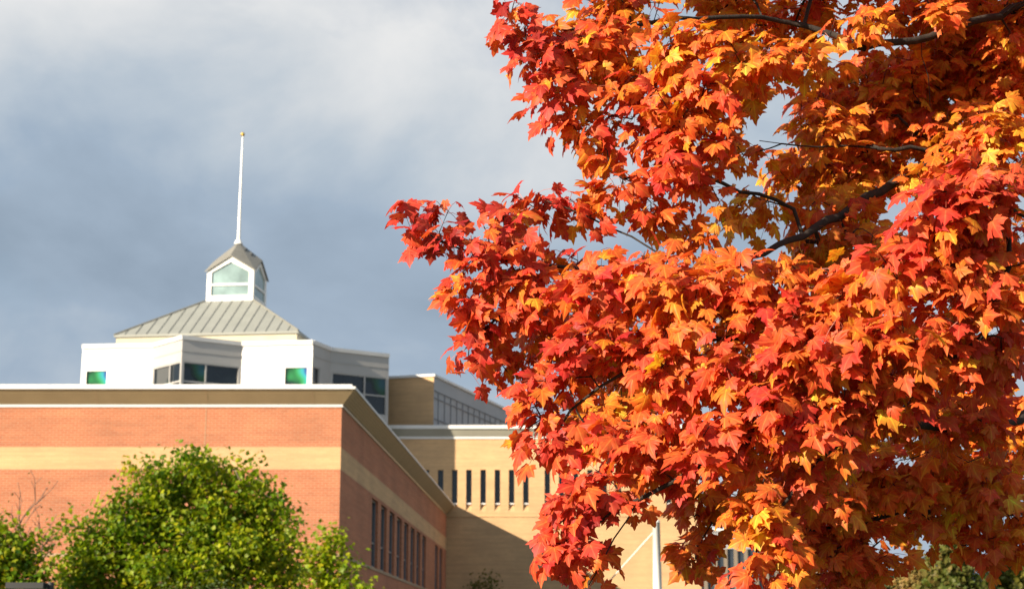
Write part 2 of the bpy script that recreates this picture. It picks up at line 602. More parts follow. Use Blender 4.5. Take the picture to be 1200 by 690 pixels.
for sx in (at(112, 465, 44.7).x, at(241, 465, 44.7).x, at(366, 465, 44.7).x):
    b = MB()
    for k in range(6):
        t0, t1 = k / 6, (k + 1) / 6
        b.quad((sx - .006, YF - (0.066 + 0.34 * t0), 8.356 + 0.36 * t0), (sx + .006, YF - (0.066 + 0.34 * t0), 8.356 + 0.36 * t0),
               (sx + .006, YF - (0.066 + 0.34 * t1), 8.356 + 0.36 * t1), (sx - .006, YF - (0.066 + 0.34 * t1), 8.356 + 0.36 * t1))
    b.build('cornice_joint', M_STONE, bb)
b = MB()
profile(b, full, [(-0.35, 8.725), (0.43, 8.725), (0.43, 8.80), (-0.35, 8.80)])
profile(b, full, [(-0.35, 8.801), (0.33, 8.801), (0.32, 8.875), (-0.35, 8.875)])
b.build('coping', M_COPING, bb)
b = MB()
b.quad((xl, YF + 0.3, 8.6), (xc - 0.3, YF + 0.3, 8.6), (Cend.x - 0.3, Cend.y, 8.6), (xl, YT - 0.01, 8.6))
b.build('roof', M_LOUVRE, bb)


def ring_frame(mb, o, d, n, s0, s1, z0, z1, t, dep0, dep1):
    """rectangular frame of bar width t lying between the depths dep0 (outer) and dep1"""
    q = lambda s: o + d * s - n * dep1
    ln = dep1 - dep0
    mb.obox(q(s0), d, n, t, ln, z0, z1)
    mb.obox(q(s1 - t), d, n, t, ln, z0, z1)
    mb.obox(q(s0 + t), d, n, s1 - s0 - 2 * t, ln, z1 - t, z1)
    mb.obox(q(s0 + t), d, n, s1 - s0 - 2 * t, ln, z0, z0 + t)


def child_copy(o, parent, loc):
    c = o.copy()
    COL.objects.link(c)
    c.parent = parent
    c.location = loc
    return c


proto = None
for k, h in enumerate(holes):
    pos = C0 + D * h[0] + Z * zwin0
    if proto is None:
        f = MB()
        f.obox(pos - N * 0.15, D, N, ww, 0.006, zwin0, zwin1)
        win = f.build('window', M_WGLASS, bb, loc=pos)
        f = MB()
        ring_frame(f, pos, D, N, 0.0, ww, zwin0, zwin1, 0.06, 0.09, 0.142)
        f.obox(pos + D * 0.06 - N * 0.142, D, N, ww - 0.12, 0.04, zwin0 + 0.78, zwin0 + 0.83)
        fr = f.build('window_frame', M_FRAME, win, loc=pos)
        proto = (win, fr)
    else:
        c = child_copy(proto[0], bb, pos - world_loc(bb))
        child_copy(proto[1], c, proto[1].location)

# ------------------------------------------------------------------ tan building (behind)
tx0 = -24.0
tx1 = at(822, 680, YT).x
tb = empty('tan_building', (0, YT, 0), 'tan brick building with a row of narrow slot windows under a grey fascia', 'building')
zt_top = 12.22
slots = []
for u in (479.5, 496.2, 513.0, 529.6, 546.2, 562.9, 579.6, 596.2, 613.0, 638.2, 654.9, 671.6, 688.3, 705, 721.7, 738.4, 755.1, 780.3, 797):
    slots.append(at(u, 570, YT).x)
SW = 0.285
zs0, zs1 = 8.50, 10.63
DEP = 0.22
shol = [(x - tx0, x - tx0 + SW, zs0, zs1, DEP, 0.42) for x in slots]
w = MB()
wall(w, Vector((tx0, YT, 0)), X, -Yv, tx1 - tx0, 0, zt_top, shol)
w.quad((tx1, YT, 0), (tx1, YT + 16, 0), (tx1, YT + 16, zt_top), (tx1, YT, zt_top))
w.quad((tx0, YT + 16, 0), (tx0, YT, 0), (tx0, YT, zt_top), (tx0, YT + 16, zt_top))
w.quad((tx1, YT + 16, 0), (tx0, YT + 16, 0), (tx0, YT + 16, zt_top), (tx1, YT + 16, zt_top))
w.quad((tx0, YT, zt_top), (tx1, YT, zt_top), (tx1, YT + 16, zt_top), (tx0, YT + 16, zt_top))
w.build('wall', M_TAN, tb)
pth = [(tx0, YT), (tx1, YT), (tx1, YT + 16)]
b = MB(); profile(b, pth, [(-0.2, 12.222), (0.05, 12.222), (0.05, 12.345), (-0.2, 12.345)]); b.build('fascia_strip', M_COPING, tb)
b = MB(); profile(b, pth, [(-0.2, 12.347), (0.07, 12.347), (0.13, 12.50), (0.12, 12.502), (0.20, 12.72), (-0.2, 12.72)]); b.build('fascia', M_FASCIA, tb)
b = MB(); profile(b, pth, [(-0.3, 12.722), (0.27, 12.722), (0.27, 12.91), (-0.3, 12.91)]); b.build('coping', M_COPING, tb)
b = MB(); profile(b, pth[:2], [(-0.05, 8.20), (0.035, 8.21), (0.035, 8.27), (-0.05, 8.285)]); b.build('ledge', M_TAN, tb)
proto = None
for x in slots:
    pos = Vector((x, YT, zs0))
    if proto is None:
        f = MB(); f.box(x + 0.002, x + SW - 0.002, YT + DEP - 0.012, YT + DEP - 0.004, zs0 + 0.43, zs1 - 0.002)
        win = f.build('window', M_GLASS, tb, loc=pos)
        f = MB(); f.box(x + 0.012, x + SW - 0.012, YT + DEP - 0.16, YT + DEP - 0.02, zs0 + 0.36, zs0 + 0.425)
        sl = f.build('sill', M_SILL, win, loc=pos)
        proto = (win, sl)
    else:
        c = child_copy(proto[0], tb, pos - world_loc(tb))
        child_copy(proto[1], c, proto[1].location)

# ------------------------------------------------------------------ glazed wing at the right end
gx0, gx1 = tx1 + 0.004, at(965, 650, YT).x
zg = at(880, 622, YT).z
gw = empty('glazed_wing', (gx0, YT, 0), 'low grey wing with closely spaced upright fins over dark glass', 'building')
b = MB()
YG = YT + 0.1
b.box(gx0, gx1, YG, YG + 12, 0, zg - 0.9)
b.build('glass_wall', M_WGLASS, gw)
b = MB()
b.box(gx0, gx1 + 0.08, YG - 0.1, YG + 12, zg - 0.898, zg)
b.build('fascia', M_LOUVRE, gw)
b = MB()
b.box(gx0, gx1 + 0.12, YG - 0.16, YG + 12, zg + 0.002, zg + 0.12)
b.build('coping', M_COPING, gw)
k = 0
proto = None
x = gx0 + 0.22
M_FIN = plain('bronze_fin', (0.22, 0.18, 0.14), 0.5, var=0.06)
while x < gx1 - 0.1:
    pos = Vector((x, YG, 0))
    if proto is None:
        f = MB(); f.box(x - 0.09, x + 0.09, YG - 0.13, YG - 0.002, 0, zg - 0.90)
        proto = f.build('fin', M_FIN, gw, loc=pos)
    else:
        child_copy(proto, gw, pos - world_loc(gw))
    x += 0.52

# ------------------------------------------------------------------ tower with pyramid roof, lantern and spire
SCL = 81.0 / 79.0
def tp(x, y): return Vector((x * SCL, y * SCL, 0))
plan = [tp(-20.868, 76.69), tp(-17.352, 76.356), tp(-15.53, 74.3), tp(-12.993, 75.98), tp(-9.536, 75.54),
        tp(-8.88, 77.4), tp(-6.165, 79.2), tp(-8.3, 99), tp(-21.6, 99)]
zt = (16.0225 - EYE) * SCL + EYE
tw = empty('roof_tower', (-15.6, 80, 0), 'white panelled tower with grey pyramid roof, glazed lantern and thin spire', 'tower')
W_, G_, A_ = MB(), MB(), MB()     # white panels, grey metal panels
zh, ztr, zbt = zt - 1.25, zt - 2.2, zt - 3.2
glaz = {1: 'bay', 2: 'bay', 4: 'metal', 5: 'bay', 6: 'bay'}
bay_edges = []
pane_edges = []
for i in range(len(plan)):
    p, q = plan[i], plan[(i + 1) % len(plan)]
    L = (q - p).length
    d = (q - p).normalized()
    n = Vector((d.y, -d.x, 0))
    if i in (0, 3):
        # white panel with one square window, its reflection painted in colour
        if i == 0: s0, s1 = 0.075 * L, 0.36 * L
        else: s0, s1 = 0.62 * L, 0.93 * L
        wall(W_, p, d, n, L, 0, zt, [(s0, s1, zt - 2.35, zt - 1.33, 0.10)])
        pane_edges.append((p, d, n, s0, s1))
    elif glaz.get(i) == 'bay':
        m = 0.10
        wall(G_, p, d, n, L, 0, zt, [(m, L - m, zbt, zh, 0.12)])
        bay_edges.append((p, d, n, L, m, i))
    elif glaz.get(i) == 'metal':
        wall(G_, p, d, n, L, 0, zt, [(0.12, 0.12 + 0.36 * L, zbt, zh, 0.12)])
        bay_edges.append((p, d, n, 0.12 * 2 + 0.36 * L, 0.12, i))
    else:
        wall(W_, p, d, n, L, 0, zt)
W_.quad(*[(p.x, p.y, zt) for p in plan])
W_.build('white_panel', M_WHITE, tw)
G_.build('metal_panel', M_METAL, tw)
# coping of each face, and the joint line across the metal panels
loop = plan + [plan[0]]
for seg in (loop[1:4], loop[4:7]):
    b = MB()
    profile(b, seg, [(-0.1, zt - 0.18), (0.07, zt - 0.18), (0.09, zt + 0.004), (-0.1, zt + 0.004)])
    b.build('metal_coping', M_COPING, tw)
    b = MB()
    profile(b, seg, [(-0.05, zt - 0.76), (0.025, zt - 0.76), (0.025, zt - 0.70), (-0.05, zt - 0.70)])
    b.build('trim', M_METAL, tw)
for seg in (loop[0:2], loop[3:5]):
    b = MB()
    profile(b, seg, [(-0.1, zt - 0.19), (0.09, zt - 0.19), (0.11, zt + 0.012), (-0.1, zt + 0.012)])
    b.build('white_coping', M_WHITE, tw)
for (p, d, n, L, m, i) in bay_edges:
    b = MB()
    b.obox(p + d * m - n * 0.11, d, n, L - 2 * m, 0.008, zbt, zh)
    bg_ = b.build('bay_glazing', M_GLASS, tw)
    b = MB()
    ring_frame(b, p, d, n, m, L - m, zbt, zh, 0.055, 0.02, 0.10)
    b.obox(p + d * (m + 0.055) - n * 0.10, d, n, L - 2 * m - 0.11, 0.07, ztr - 0.035, ztr + 0.035)
    if L > 1.0:
        fr_ = 0.58 if i != 2 else 0.40
        for za, zb_ in ((zbt + 0.055, ztr - 0.036), (ztr + 0.036, zh - 0.055)):
            b.obox(p + d * (L * fr_) - n * 0.10, d, n, 0.07, 0.075, za, zb_)
    b.build('mullion', M_METAL, bg_)
# panes with painted reflections: two in the white panels, two in the bays
for (p, d, n, s0, s1) in pane_edges:
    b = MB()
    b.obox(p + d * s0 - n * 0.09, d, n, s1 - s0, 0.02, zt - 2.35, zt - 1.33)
    b.build('painted_reflection_pane', M_REFLECT, tw)
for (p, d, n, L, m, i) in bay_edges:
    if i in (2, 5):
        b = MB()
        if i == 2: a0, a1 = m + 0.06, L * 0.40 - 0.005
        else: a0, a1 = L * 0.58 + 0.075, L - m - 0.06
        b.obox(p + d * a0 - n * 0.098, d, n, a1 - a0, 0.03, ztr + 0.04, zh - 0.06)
        o = b.build('painted_reflection_pane', M_REFLECT2, tw)

# pyramid roof
SR = 84.0 / 82.0
er = Vector((-11.129 * SR, 82.0 * SR, 0)); el_ = Vector((-21.017 * SR, 83.187 * SR, 0))
zr = (17.771 - EYE) * SR + EYE
dr = (er - el_).normalized(); br_ = Vector((-dr.y, dr.x, 0))       # along the eave, and to the back
S = (er - el_).length
ctr = (er + el_) / 2 + br_ * (S / 2)
YCF = ctr.y - 1.35
cu0, cu1 = at(240.5, 352.6, YCF), at(297.0, 352.6, YCF)
CW = (cu1 - cu0).length
ctr_c = ctr + Vector(((cu0.x + cu1.x) / 2 - (ctr.x - br_.x * CW / 2), 0, 0)) * 1.0
ctr_c.z = 0
zc0 = cu0.z
b = MB()
ew = 0.10
b.prism([el_ + dr * ew + br_ * ew, er - dr * ew + br_ * ew, er - dr * ew + br_ * (S - ew), el_ + dr * ew + br_ * (S - ew)], zt + 0.02, zr - 0.12)
b.build('drum_wall', M_DRUM, tw)
b = MB()
ec = [el_, er, er + br_ * S, el_ + br_ * S]
ht = CW / 2 + 0.05
cc = [ctr_c - dr * ht - br_ * ht, ctr_c + dr * ht - br_ * ht, ctr_c + dr * ht + br_ * ht, ctr_c - dr * ht + br_ * ht]
for k in range(4):
    m = (k + 1) % 4
    b.quad((ec[k].x, ec[k].y, zr), (ec[m].x, ec[m].y, zr), (cc[m].x, cc[m].y, zc0), (cc[k].x, cc[k].y, zc0))
    b.quad((ec[k].x, ec[k].y, zr - 0.12), (ec[m].x, ec[m].y, zr - 0.12), (ec[m].x, ec[m].y, zr), (ec[k].x, ec[k].y, zr))
b.quad(*[(p.x, p.y, zr - 0.12) for p in reversed(ec)])
rf = b.build('pyramid_roof', M_ROOF, tw)
b = MB()
NS = 17
for k in range(4):
    m = (k + 1) % 4
    e0, e1, c0, c1 = ec[k], ec[m], cc[k], cc[m]
    de = (e1 - e0).normalized()
    for j in range(1, NS):
        s = S * j / NS
        pe = e0 + de * s
        a0, a1 = (c0 - e0).dot(de), (c1 - e0).dot(de)
        inward = Vector((-de.y, de.x, 0))
        run = (c0 - e0).dot(inward)
        frac = 1.0
        if s < a0: frac = s / a0
        elif s > a1: frac = (S - s) / (S - a1)
        top = pe + inward * (run * frac)
        zt_ = zr + (zc0 - zr) * frac
        b.tube([(pe.x, pe.y, zr + 0.015), (top.x, top.y, zt_ + 0.015)], [0.026, 0.026], 4)
    b.tube([(e1.x, e1.y, zr + 0.02), (c1.x, c1.y, zc0 + 0.02)], [0.06, 0.06], 6)
b.build('roof_seam', M_SEAM, rf)

# lantern: white corner frame, gabled on four sides, pale glass, helm roof
H = CW / 2
zge = at(297, 317.5, YCF).z                 # eave at the corners
zga = at(270, 300.5, YCF).z                 # gable apex
zpk = at(278, 283.5, ctr_c.y).z
ln = None
corner = [ctr_c - dr * H - br_ * H, ctr_c + dr * H - br_ * H, ctr_c + dr * H + br_ * H, ctr_c - dr * H + br_ * H]
fr_b, gl_b, bar_b = MB(), MB(), MB()
t = 0.27
for k in range(4):
    p, q = corner[k], corner[(k + 1) % 4]
    d = (q - p).normalized(); n = Vector((d.y, -d.x, 0))
    P = lambda s, z, dep=0.0: (p.x + d.x * s - n.x * dep, p.y + d.y * s - n.y * dep, z)
    slope = (zga - zge) / H
    g0, g1 = zc0 + 0.34, zge - t * 0.2
    ga = zga - t * 1.15
    outer = [(0, zc0 - 0.3), (CW, zc0 - 0.3), (CW, zge), (H, zga), (0, zge)]
    inner = [(t, g0), (CW - t, g0), (CW - t, g1), (H, ga), (t, g1)]
    for j in range(5):
        j2 = (j + 1) % 5
        fr_b.quad(P(*outer[j]), P(*outer[j2]), P(*inner[j2]), P(*inner[j]))
        fr_b.quad(P(*inner[j]), P(*inner[j2]), P(*inner[j2], 0.16), P(*inner[j], 0.16))
    gl_b.quad(*[P(*a, 0.08) for a in inner])
    zb = g0 + (zge - zc0) * 0.36
    bar_b.obox(Vector(P(t, 0, 0.075)), d, n, CW - 2 * t, 0.055, zb - 0.06, zb + 0.06)
ln = fr_b.build('lantern', M_WHITE, tw)
gl_b.build('lantern_glass', M_LGLASS, ln)
bar_b.build('glazing_bar', M_WHITE, ln)
b = MB()
ov = 0.09
pk = Vector((ctr_c.x, ctr_c.y, zpk))
for k in range(4):
    cdir = (corner[k] - ctr_c).normalized()
    c = corner[k] + cdir * ov * 1.6
    mids = []
    for kk in (k - 1, k):
        p, q = corner[kk % 4], corner[(kk + 1) % 4]
        mid = (p + q) / 2
        o_ = (mid - ctr_c).normalized()
        mids.append(mid + o_ * ov)
    cz, mz = zge + 0.01, zga + 0.06
    quad_up = [(c.x, c.y, cz), (mids[1].x, mids[1].y, mz), (pk.x, pk.y, zpk), (mids[0].x, mids[0].y, mz)]
    b.quad(*quad_up)
    low = [(x_, y_, z_ - 0.07) for x_, y_, z_ in quad_up]
    b.quad(*reversed(low))
    for j in (0, 3):
        j2 = (j + 1) % 4
        b.quad(low[j], low[j2], quad_up[j2], quad_up[j])
b.build('lantern_roof', M_CAPROOF, ln)
ev = Vector((corner[1].x + (corner[1] - ctr_c).normalized().x * 0.14, corner[1].y + (corner[1] - ctr_c).normalized().y * 0.14, zge + 0.01))
mr = (corner[1] + corner[2]) / 2; mr = mr + (mr - ctr_c).normalized() * ov; mr = Vector((mr.x, mr.y, zga + 0.06))
for k in (0.36, 0.62):
    a_ = pk.lerp(mr, k); a2 = a_ + (ev - mr) * 0.30
    a_ = a_ + (ev - mr) * 0.05
    b = MB()
    b.tube([a_ + Z * 0.02, a2 + Z * 0.02], [0.04, 0.04], 4)
    b.build('snow_guard', M_DARK, ln)
b = MB()
ztip = at(282.5, 159, ctr_c.y).z
b.tube([(pk.x, pk.y, zpk - 0.15), (pk.x, pk.y, zpk + 0.10), (pk.x, pk.y, zpk + 0.11), (pk.x, pk.y, zpk + 2.0), (pk.x, pk.y, ztip)], [0.26, 0.17, 0.095, 0.085, 0.032], 10)
sp = b.build('spire', M_MAST, tw, smooth=False)
b = MB(); b.ball((pk.x, pk.y, ztip + 0.07), 0.125); b.build('ball_finial', M_GOLD, sp, smooth=True)

# ------------------------------------------------------------------ penthouse behind the tan building
ph = empty('penthouse', (-5, 83.4, 0), 'tan brick penthouse with grey ribbed metal side rising above the tan building', 'building')
p1 = at(508.5, 441, 83.4); zp = p1.z; p1 = Vector((p1.x, p1.y, 0))
dd = Vector((math.sin(math.radians(17)), math.cos(math.radians(17)), 0)); nn = Vector((dd.y, -dd.x, 0))
p0 = p1 - nn * 7.5
PL = 34.0
zlow = 11.0
b = MB()
b.quad((p0.x, p0.y, zlow), (p1.x, p1.y, zlow), (p1.x, p1.y, zp), (p0.x, p0.y, zp))
p2, p3 = p1 + dd * PL, p0 + dd * PL
b.quad((p3.x, p3.y, zlow), (p0.x, p0.y, zlow), (p0.x, p0.y, zp), (p3.x, p3.y, zp))
b.quad((p2.x, p2.y, zlow), (p3.x, p3.y, zlow), (p3.x, p3.y, zp), (p2.x, p2.y, zp))
b.quad((p0.x, p0.y, zp), (p1.x, p1.y, zp), (p2.x, p2.y, zp), (p3.x, p3.y, zp))
b.build('wall', M_TAN, ph)
b = MB()
q1 = p1 + dd * 0.06
b.quad((q1.x, q1.y, zlow), (p2.x, p2.y, zlow), (p2.x, p2.y, zp), (q1.x, q1.y, zp))
b.quad((p1.x, p1.y, zlow), (q1.x, q1.y, zlow), (q1.x, q1.y, zp), (p1.x, p1.y, zp))
sd = b.build('metal_wall', M_LOUVRE, ph)
b = MB()
for dz in (0.72, 1.10, 2.2, 3.3):
    b.obox(q1 - nn * 0.01, dd, nn, PL - 0.1, 0.06, zp - dz - 0.05, zp - dz)
k = 0.6
while k < PL:
    b.obox(q1 + dd * k - nn * 0.01, dd, nn, 0.05, 0.045, zlow, zp - 0.73)
    k += 1.0
b.build('rib', M_RIB, sd)
b = MB()
profile(b, [(p0.x, p0.y), (p1.x, p1.y), (p2.x, p2.y)], [(-0.3, zp + 0.002), (0.08, zp + 0.002), (0.08, zp + 0.13), (-0.3, zp + 0.13)])
b.build('coping', M_COPING, ph)

# ------------------------------------------------------------------ white mast with a stay cable
mt = at(769, 609, 70.0)
ms = empty('white_mast', (mt.x, 70, 0), 'slender white steel mast with a stay cable standing before the tan wall', 'mast')
b = MB()
b.tube([(mt.x, 70, 0), (mt.x, 70, mt.z - 0.10)], [0.25, 0.155], 20)
b.build('pole', M_MAST, ms, smooth=True)
b = MB()
b.tube([(mt.x, 70, mt.z - 0.098), (mt.x, 70, mt.z - 0.02), (mt.x, 70, mt.z + 0.0)], [0.165, 0.16, 0.10], 20)
b.build('cap', M_MAST, ms)
b = MB()
c0 = at(765, 624, 70.0); c1 = at(672, 727, 74.0)
b.tube([c0, c1, (c1.x - 4.2, c1.y + 1.6, c1.z - 3.6)], [0.028, 0.028, 0.028], 6)
b.build('stay_cable', M_MAST, ms)

# ------------------------------------------------------------------ parking lot lamp, low at the left edge
lt = at(60, 680, 24.0)
lp = empty('street_lamp', (lt.x, 24.0, 0), 'dark lamp post with a flat shoebox head in front of the green trees', 'street lamp')
b = MB(); b.tube([(lt.x, 24, 0), (lt.x, 24, lt.z - 0.02)], [0.055, 0.045], 10); b.build('pole', M_DARK, lp)
b = MB(); b.tube([(lt.x, 24, 0), (lt.x, 24, 0.5)], [0.16, 0.16], 14); b.build('base', M_STONE, lp)
b = MB(); b.obox(Vector((lt.x - 0.62, 23.84, 0)), X, Yv, 0.55, 0.32, lt.z - 0.115, lt.z - 0.03)
b.obox(Vector((lt.x - 0.07, 23.97, 0)), X, Yv, 0.07, 0.06, lt.z - 0.10, lt.z - 0.04)
hd = b.build('lamp_head', M_DARK, lp)
b = MB(); b.obox(Vector((lt.x - 0.58, 23.87, 0)), X, Yv, 0.46, 0.26, lt.z - 0.123, lt.z - 0.116); b.build('lens', M_LENS, hd)

# ------------------------------------------------------------------ leaf meshes
HALF = [(0.0, 0.06), (0.11, -0.04), (0.29, -0.08), (0.32, 0.05), (0.47, 0.09), (0.385, 0.235), (0.51, 0.31), (0.66, 0.53),
        (0.47, 0.53), (0.38, 0.63), (0.225, 0.50), (0.29, 0.74), (0.155, 0.80), (0.11, 0.92), (0.0, 1.10)]
OUT = HALF + [(-x, y) for x, y in reversed(HALF[1:-1])]
SIN = {0, 3, 5, 10}


def leaf_variant(r):
    """(verts, tris, shade) of one maple blade, base of the petiole at the origin, tip along +y, upper face +z."""
    c = np.array([0.0, 0.27])
    o = np.array(OUT)
    o = o * (1 + r.normal(0, 0.045, o.shape))
    inner = c + (o - c) * 0.52
    p2 = np.vstack([c[None], inner, o])
    x, y = p2[:, 0], p2[:, 1] - 0.27
    rr = np.sqrt(x * x + y * y)
    droop = r.uniform(0.25, 0.85)
    fold = r.uniform(-0.22, 0.40)
    z = -droop * rr ** 2 * 0.75 + fold * np.abs(x) * 0.6
    z += r.uniform(-0.22, 0.10) * np.clip(y, 0, 2) ** 2          # tip hangs
    th = np.arctan2(x, y)
    z += 0.055 * np.cos(th * 5 + r.uniform(-.3, .3)) * rr * r.uniform(0.3, 1.5)     # ribbed along the lobes
    z += r.uniform(-0.3, 0.3) * x * y + r.uniform(-0.12, 0.12) * np.sin(x * 4 + r.uniform(0, 6)) * rr
    v = np.column_stack([p2, z])
    n = len(o)
    tris = []
    for i in range(n):
        j = (i + 1) % n
        tris += [(0, 1 + i, 1 + j), (1 + i, 1 + n + i, 1 + n + j), (1 + i, 1 + n + j, 1 + j)]
    shade = np.concatenate([[0.0], np.full(n, 0.45), np.full(n, 1.0)])
    v[:, 1] -= 0.0
    return v, np.array(tris), shade


def small_leaf(r):
    v = np.array([(0, 0, 0), (0.30, 0.28, 0.07), (0.42, 0.55, 0.02), (0.12, 0.62, -0.02), (0, 1.0, -0.12), (-0.12, 0.62, -0.02), (-0.42, 0.55, 0.02), (-0.30, 0.28, 0.07), (0, 0.4, -0.04)], float)
    v[:, 2] += r.uniform(-0.25, 0.25) * v[:, 1] ** 2
    tris = np.array([(8, i, (i + 1) % 8) for i in range(8)])
    return v, tris, np.array([0, .5, 1, .6, 1, .6, 1, .5, 0.0])


def build_leaves(name, mat, parent, P, T, Nn, S_, colors, variants, edge_tint=None):
    """All blades of one crown as one mesh: position P, tip direction T, face normal Nn, size S_, colour per blade."""
    Bx = np.cross(T, Nn)
    vs, fs, cs, xs = [], [], [], []
    base = 0
    vid = rng.integers(0, len(variants), len(P))
    for k, (v, tr, sh) in enumerate(variants):
        idx = np.where(vid == k)[0]
        if not len(idx): continue
        m = len(idx)
        loc = v[None, :, :] * S_[idx][:, None, None]
        w_ = P[idx][:, None, :] + loc[:, :, 0:1] * Bx[idx][:, None, :] + loc[:, :, 1:2] * T[idx][:, None, :] + loc[:, :, 2:3] * Nn[idx][:, None, :]
        vs.append(w_.reshape(-1, 3))
        f = tr[None] + (np.arange(m) * len(v))[:, None, None] + base
        fs.append(f.reshape(-1, 3))
        c = np.repeat(colors[idx][:, None, :], len(v), 1)
        if edge_tint is not None:
            tint = edge_tint[idx][:, None, :]
            c = c * (1 + (tint - 1) * sh[None, :, None])
        cs.append(c.reshape(-1, 3))
        xs.append(np.tile(v * np.array([1, 1, 0]), (m, 1)))
        base += m * len(v)
    V = np.vstack(vs); F = np.vstack(fs); C = np.vstack(cs)
    off = np.array(world_loc(parent)) if parent is not None else np.zeros(3)
    me = bpy.data.meshes.new(name)
    me.vertices.add(len(V)); me.loops.add(F.size); me.polygons.add(len(F))
    me.vertices.foreach_set('co', (V - off).astype(np.float32).ravel())
    me.loops.foreach_set('vertex_index', F.astype(np.int32).ravel())
    me.polygons.foreach_set('loop_start', np.arange(0, F.size, 3, dtype=np.int32))
    me.polygons.foreach_set('use_smooth', np.ones(len(F), dtype=bool))
    at_ = me.attributes.new('leaf_colour', 'FLOAT_COLOR', 'POINT')
    at_.data.foreach_set('color', np.column_stack([np.clip(C, 0, 1), np.ones(len(C))]).astype(np.float32).ravel())
    ax = me.attributes.new('leaf_xy', 'FLOAT_VECTOR', 'POINT')
    ax.data.foreach_set('vector', np.vstack(xs).astype(np.float32).ravel())
    me.update(calc_edges=True)
    me.materials.append(mat)
    o = bpy.data.objects.new(name, me)
    COL.objects.link(o)
    o.parent = parent
    return o


def norm(a):
    return a / np.maximum(np.linalg.norm(a, axis=-1, keepdims=True), 1e-9)


def grow(nodes, parents, targets, step, sag=0.0, jitter=0.15):
    """Joins every target to the nearest point of the branches grown so far; returns nodes, parents and the tips."""
    cap = len(nodes) + int(len(targets) * 40) + 10
    NP = np.zeros((cap, 3)); NP[:len(nodes)] = nodes
    cnt = len(nodes)
    parents = list(parents)
    d0 = np.array([np.min(np.linalg.norm(NP[:cnt] - t_, axis=1)) for t_ in targets])
    tips = [0] * len(targets)
    for ti in np.argsort(d0):
        t_ = targets[ti]
        dist = np.linalg.norm(NP[:cnt] - t_, axis=1)
        i = int(np.argmin(dist))
        L = dist[i]
        m = max(1, min(30, int(round(L / step))))
        a = NP[i].copy()
        jit = rng.normal(0, 1, 3) * L * jitter
        prev = i
        for k in range(1, m + 1):
            u = k / m
            p = a + (t_ - a) * u + jit * math.sin(math.pi * u) * 0.5
            p[2] += sag * L * math.sin(math.pi * u)
            NP[cnt] = p
            parents.append(prev)
            prev = cnt
            cnt += 1
        tips[ti] = prev
    return NP[:cnt], parents, tips


def branch_mesh(mb, nodes, parents, r_tip, expo=2.3, r_max=1.0, sides=5, r_min=0.0):
    n = len(nodes)
    children = [[] for _ in range(n)]
    for i, p in enumerate(parents):
        if p >= 0: children[p].append(i)
    acc = np.zeros(n)
    order = list(range(n))
    for i in reversed(order):
        if not children[i]: acc[i] = 1.0
        if parents[i] >= 0: acc[parents[i]] += acc[i]
    rad = np.minimum(r_tip * np.maximum(acc, 1) ** (1 / expo), r_max)
    done = set()
    for i in range(n):
        if parents[i] >= 0 and i not in done:
            # start of a chain: a side branch or a first child
            p = parents[i]
            main = max(children[p], key=lambda c: acc[c])
            if main == i and parents[p] >= 0:
                continue
            chain = [p, i]
            done.add(i)
            cur = i
            while children[cur]:
                nx = max(children[cur], key=lambda c: acc[c])
                chain.append(nx); done.add(nx); cur = nx
            rr = [min(rad[chain[1]], rad[p])] + [rad[c] for c in chain[1:]]
            if max(rr) < r_min: continue
            mb.tube([nodes[c] for c in chain], rr, sides if rr[0] < 0.02 else 8, cap=False)
    return rad


# ------------------------------------------------------------------ the red maple in front
rng = np.random.default_rng(23)
TRUNK = np.array([3.15, 8.3, 0.0])
mp_ = empty('maple_tree', TRUNK, 'large maple tree in bright red and orange autumn leaf filling the right half', 'tree')


def resample(pts, step):
    pts = np.array([tuple(p) for p in pts], float)
    # Catmull-Rom through the points
    ext = np.vstack([2 * pts[0] - pts[1], pts, 2 * pts[-1] - pts[-2]])
    out = []
    for k in range(1, len(ext) - 2):
        a, b_, c, d = ext[k - 1], ext[k], ext[k + 1], ext[k + 2]
        m = max(2, int(np.linalg.norm(c - b_) / step))
        for t_ in np.arange(m) / m:
            out.append(0.5 * ((2 * b_) + (c - a) * t_ + (2 * a - 5 * b_ + 4 * c - d) * t_ ** 2 + (3 * b_ - a - 3 * c + d) * t_ ** 3))
    out.append(pts[-1])
    return np.array(out)


nodes, parents = [], []


def limb(pts, attach=None, step=0.09):
    arr = resample(pts, step)
    arr[1:-1] += rng.normal(0, 0.008, (len(arr) - 2, 3)) if attach is not None else 0
    if attach is None:
        prev = -1
    else:
        prev = int(np.argmin(np.linalg.norm(np.array(nodes) - arr[0], axis=1)))
    for p in arr:
        nodes.append(p); parents.append(prev); prev = len(nodes) - 1


tx, ty = TRUNK[0], TRUNK[1]
limb([(tx, ty, 0), (tx + 0.03, ty, 1.2), (tx - 0.04, ty + 0.03, 2.4), (tx, ty, 3.8), (tx + 0.1, ty + 0.1, 5.4), (tx + 0.05, ty, 7.2)])
T0 = lambda z: (tx, ty, z)
limb([T0(3.9), at(1290, -20, 7.2), at(1200, 5, 6.75), at(1110, 36, 6.5), at(1010, 54, 6.35), at(930, 62, 6.2), at(850, 95, 6.0), at(790, 130, 5.9)], 1)
limb([at(1010, 54, 6.35), at(940, 30, 6.4), at(840, 20, 6.2), at(740, 30, 6.05), at(640, 35, 5.95), at(598, 20, 5.9)], 1)
limb([at(1080, 45, 6.45), at(1086, 90, 6.5), at(1090, 125, 6.55)], 1)
limb([T0(3.5), at(1290, 160, 7.4), at(1150, 175, 6.9), at(1050, 172, 6.7), at(960, 172, 6.6), at(890, 165, 6.4)], 1)
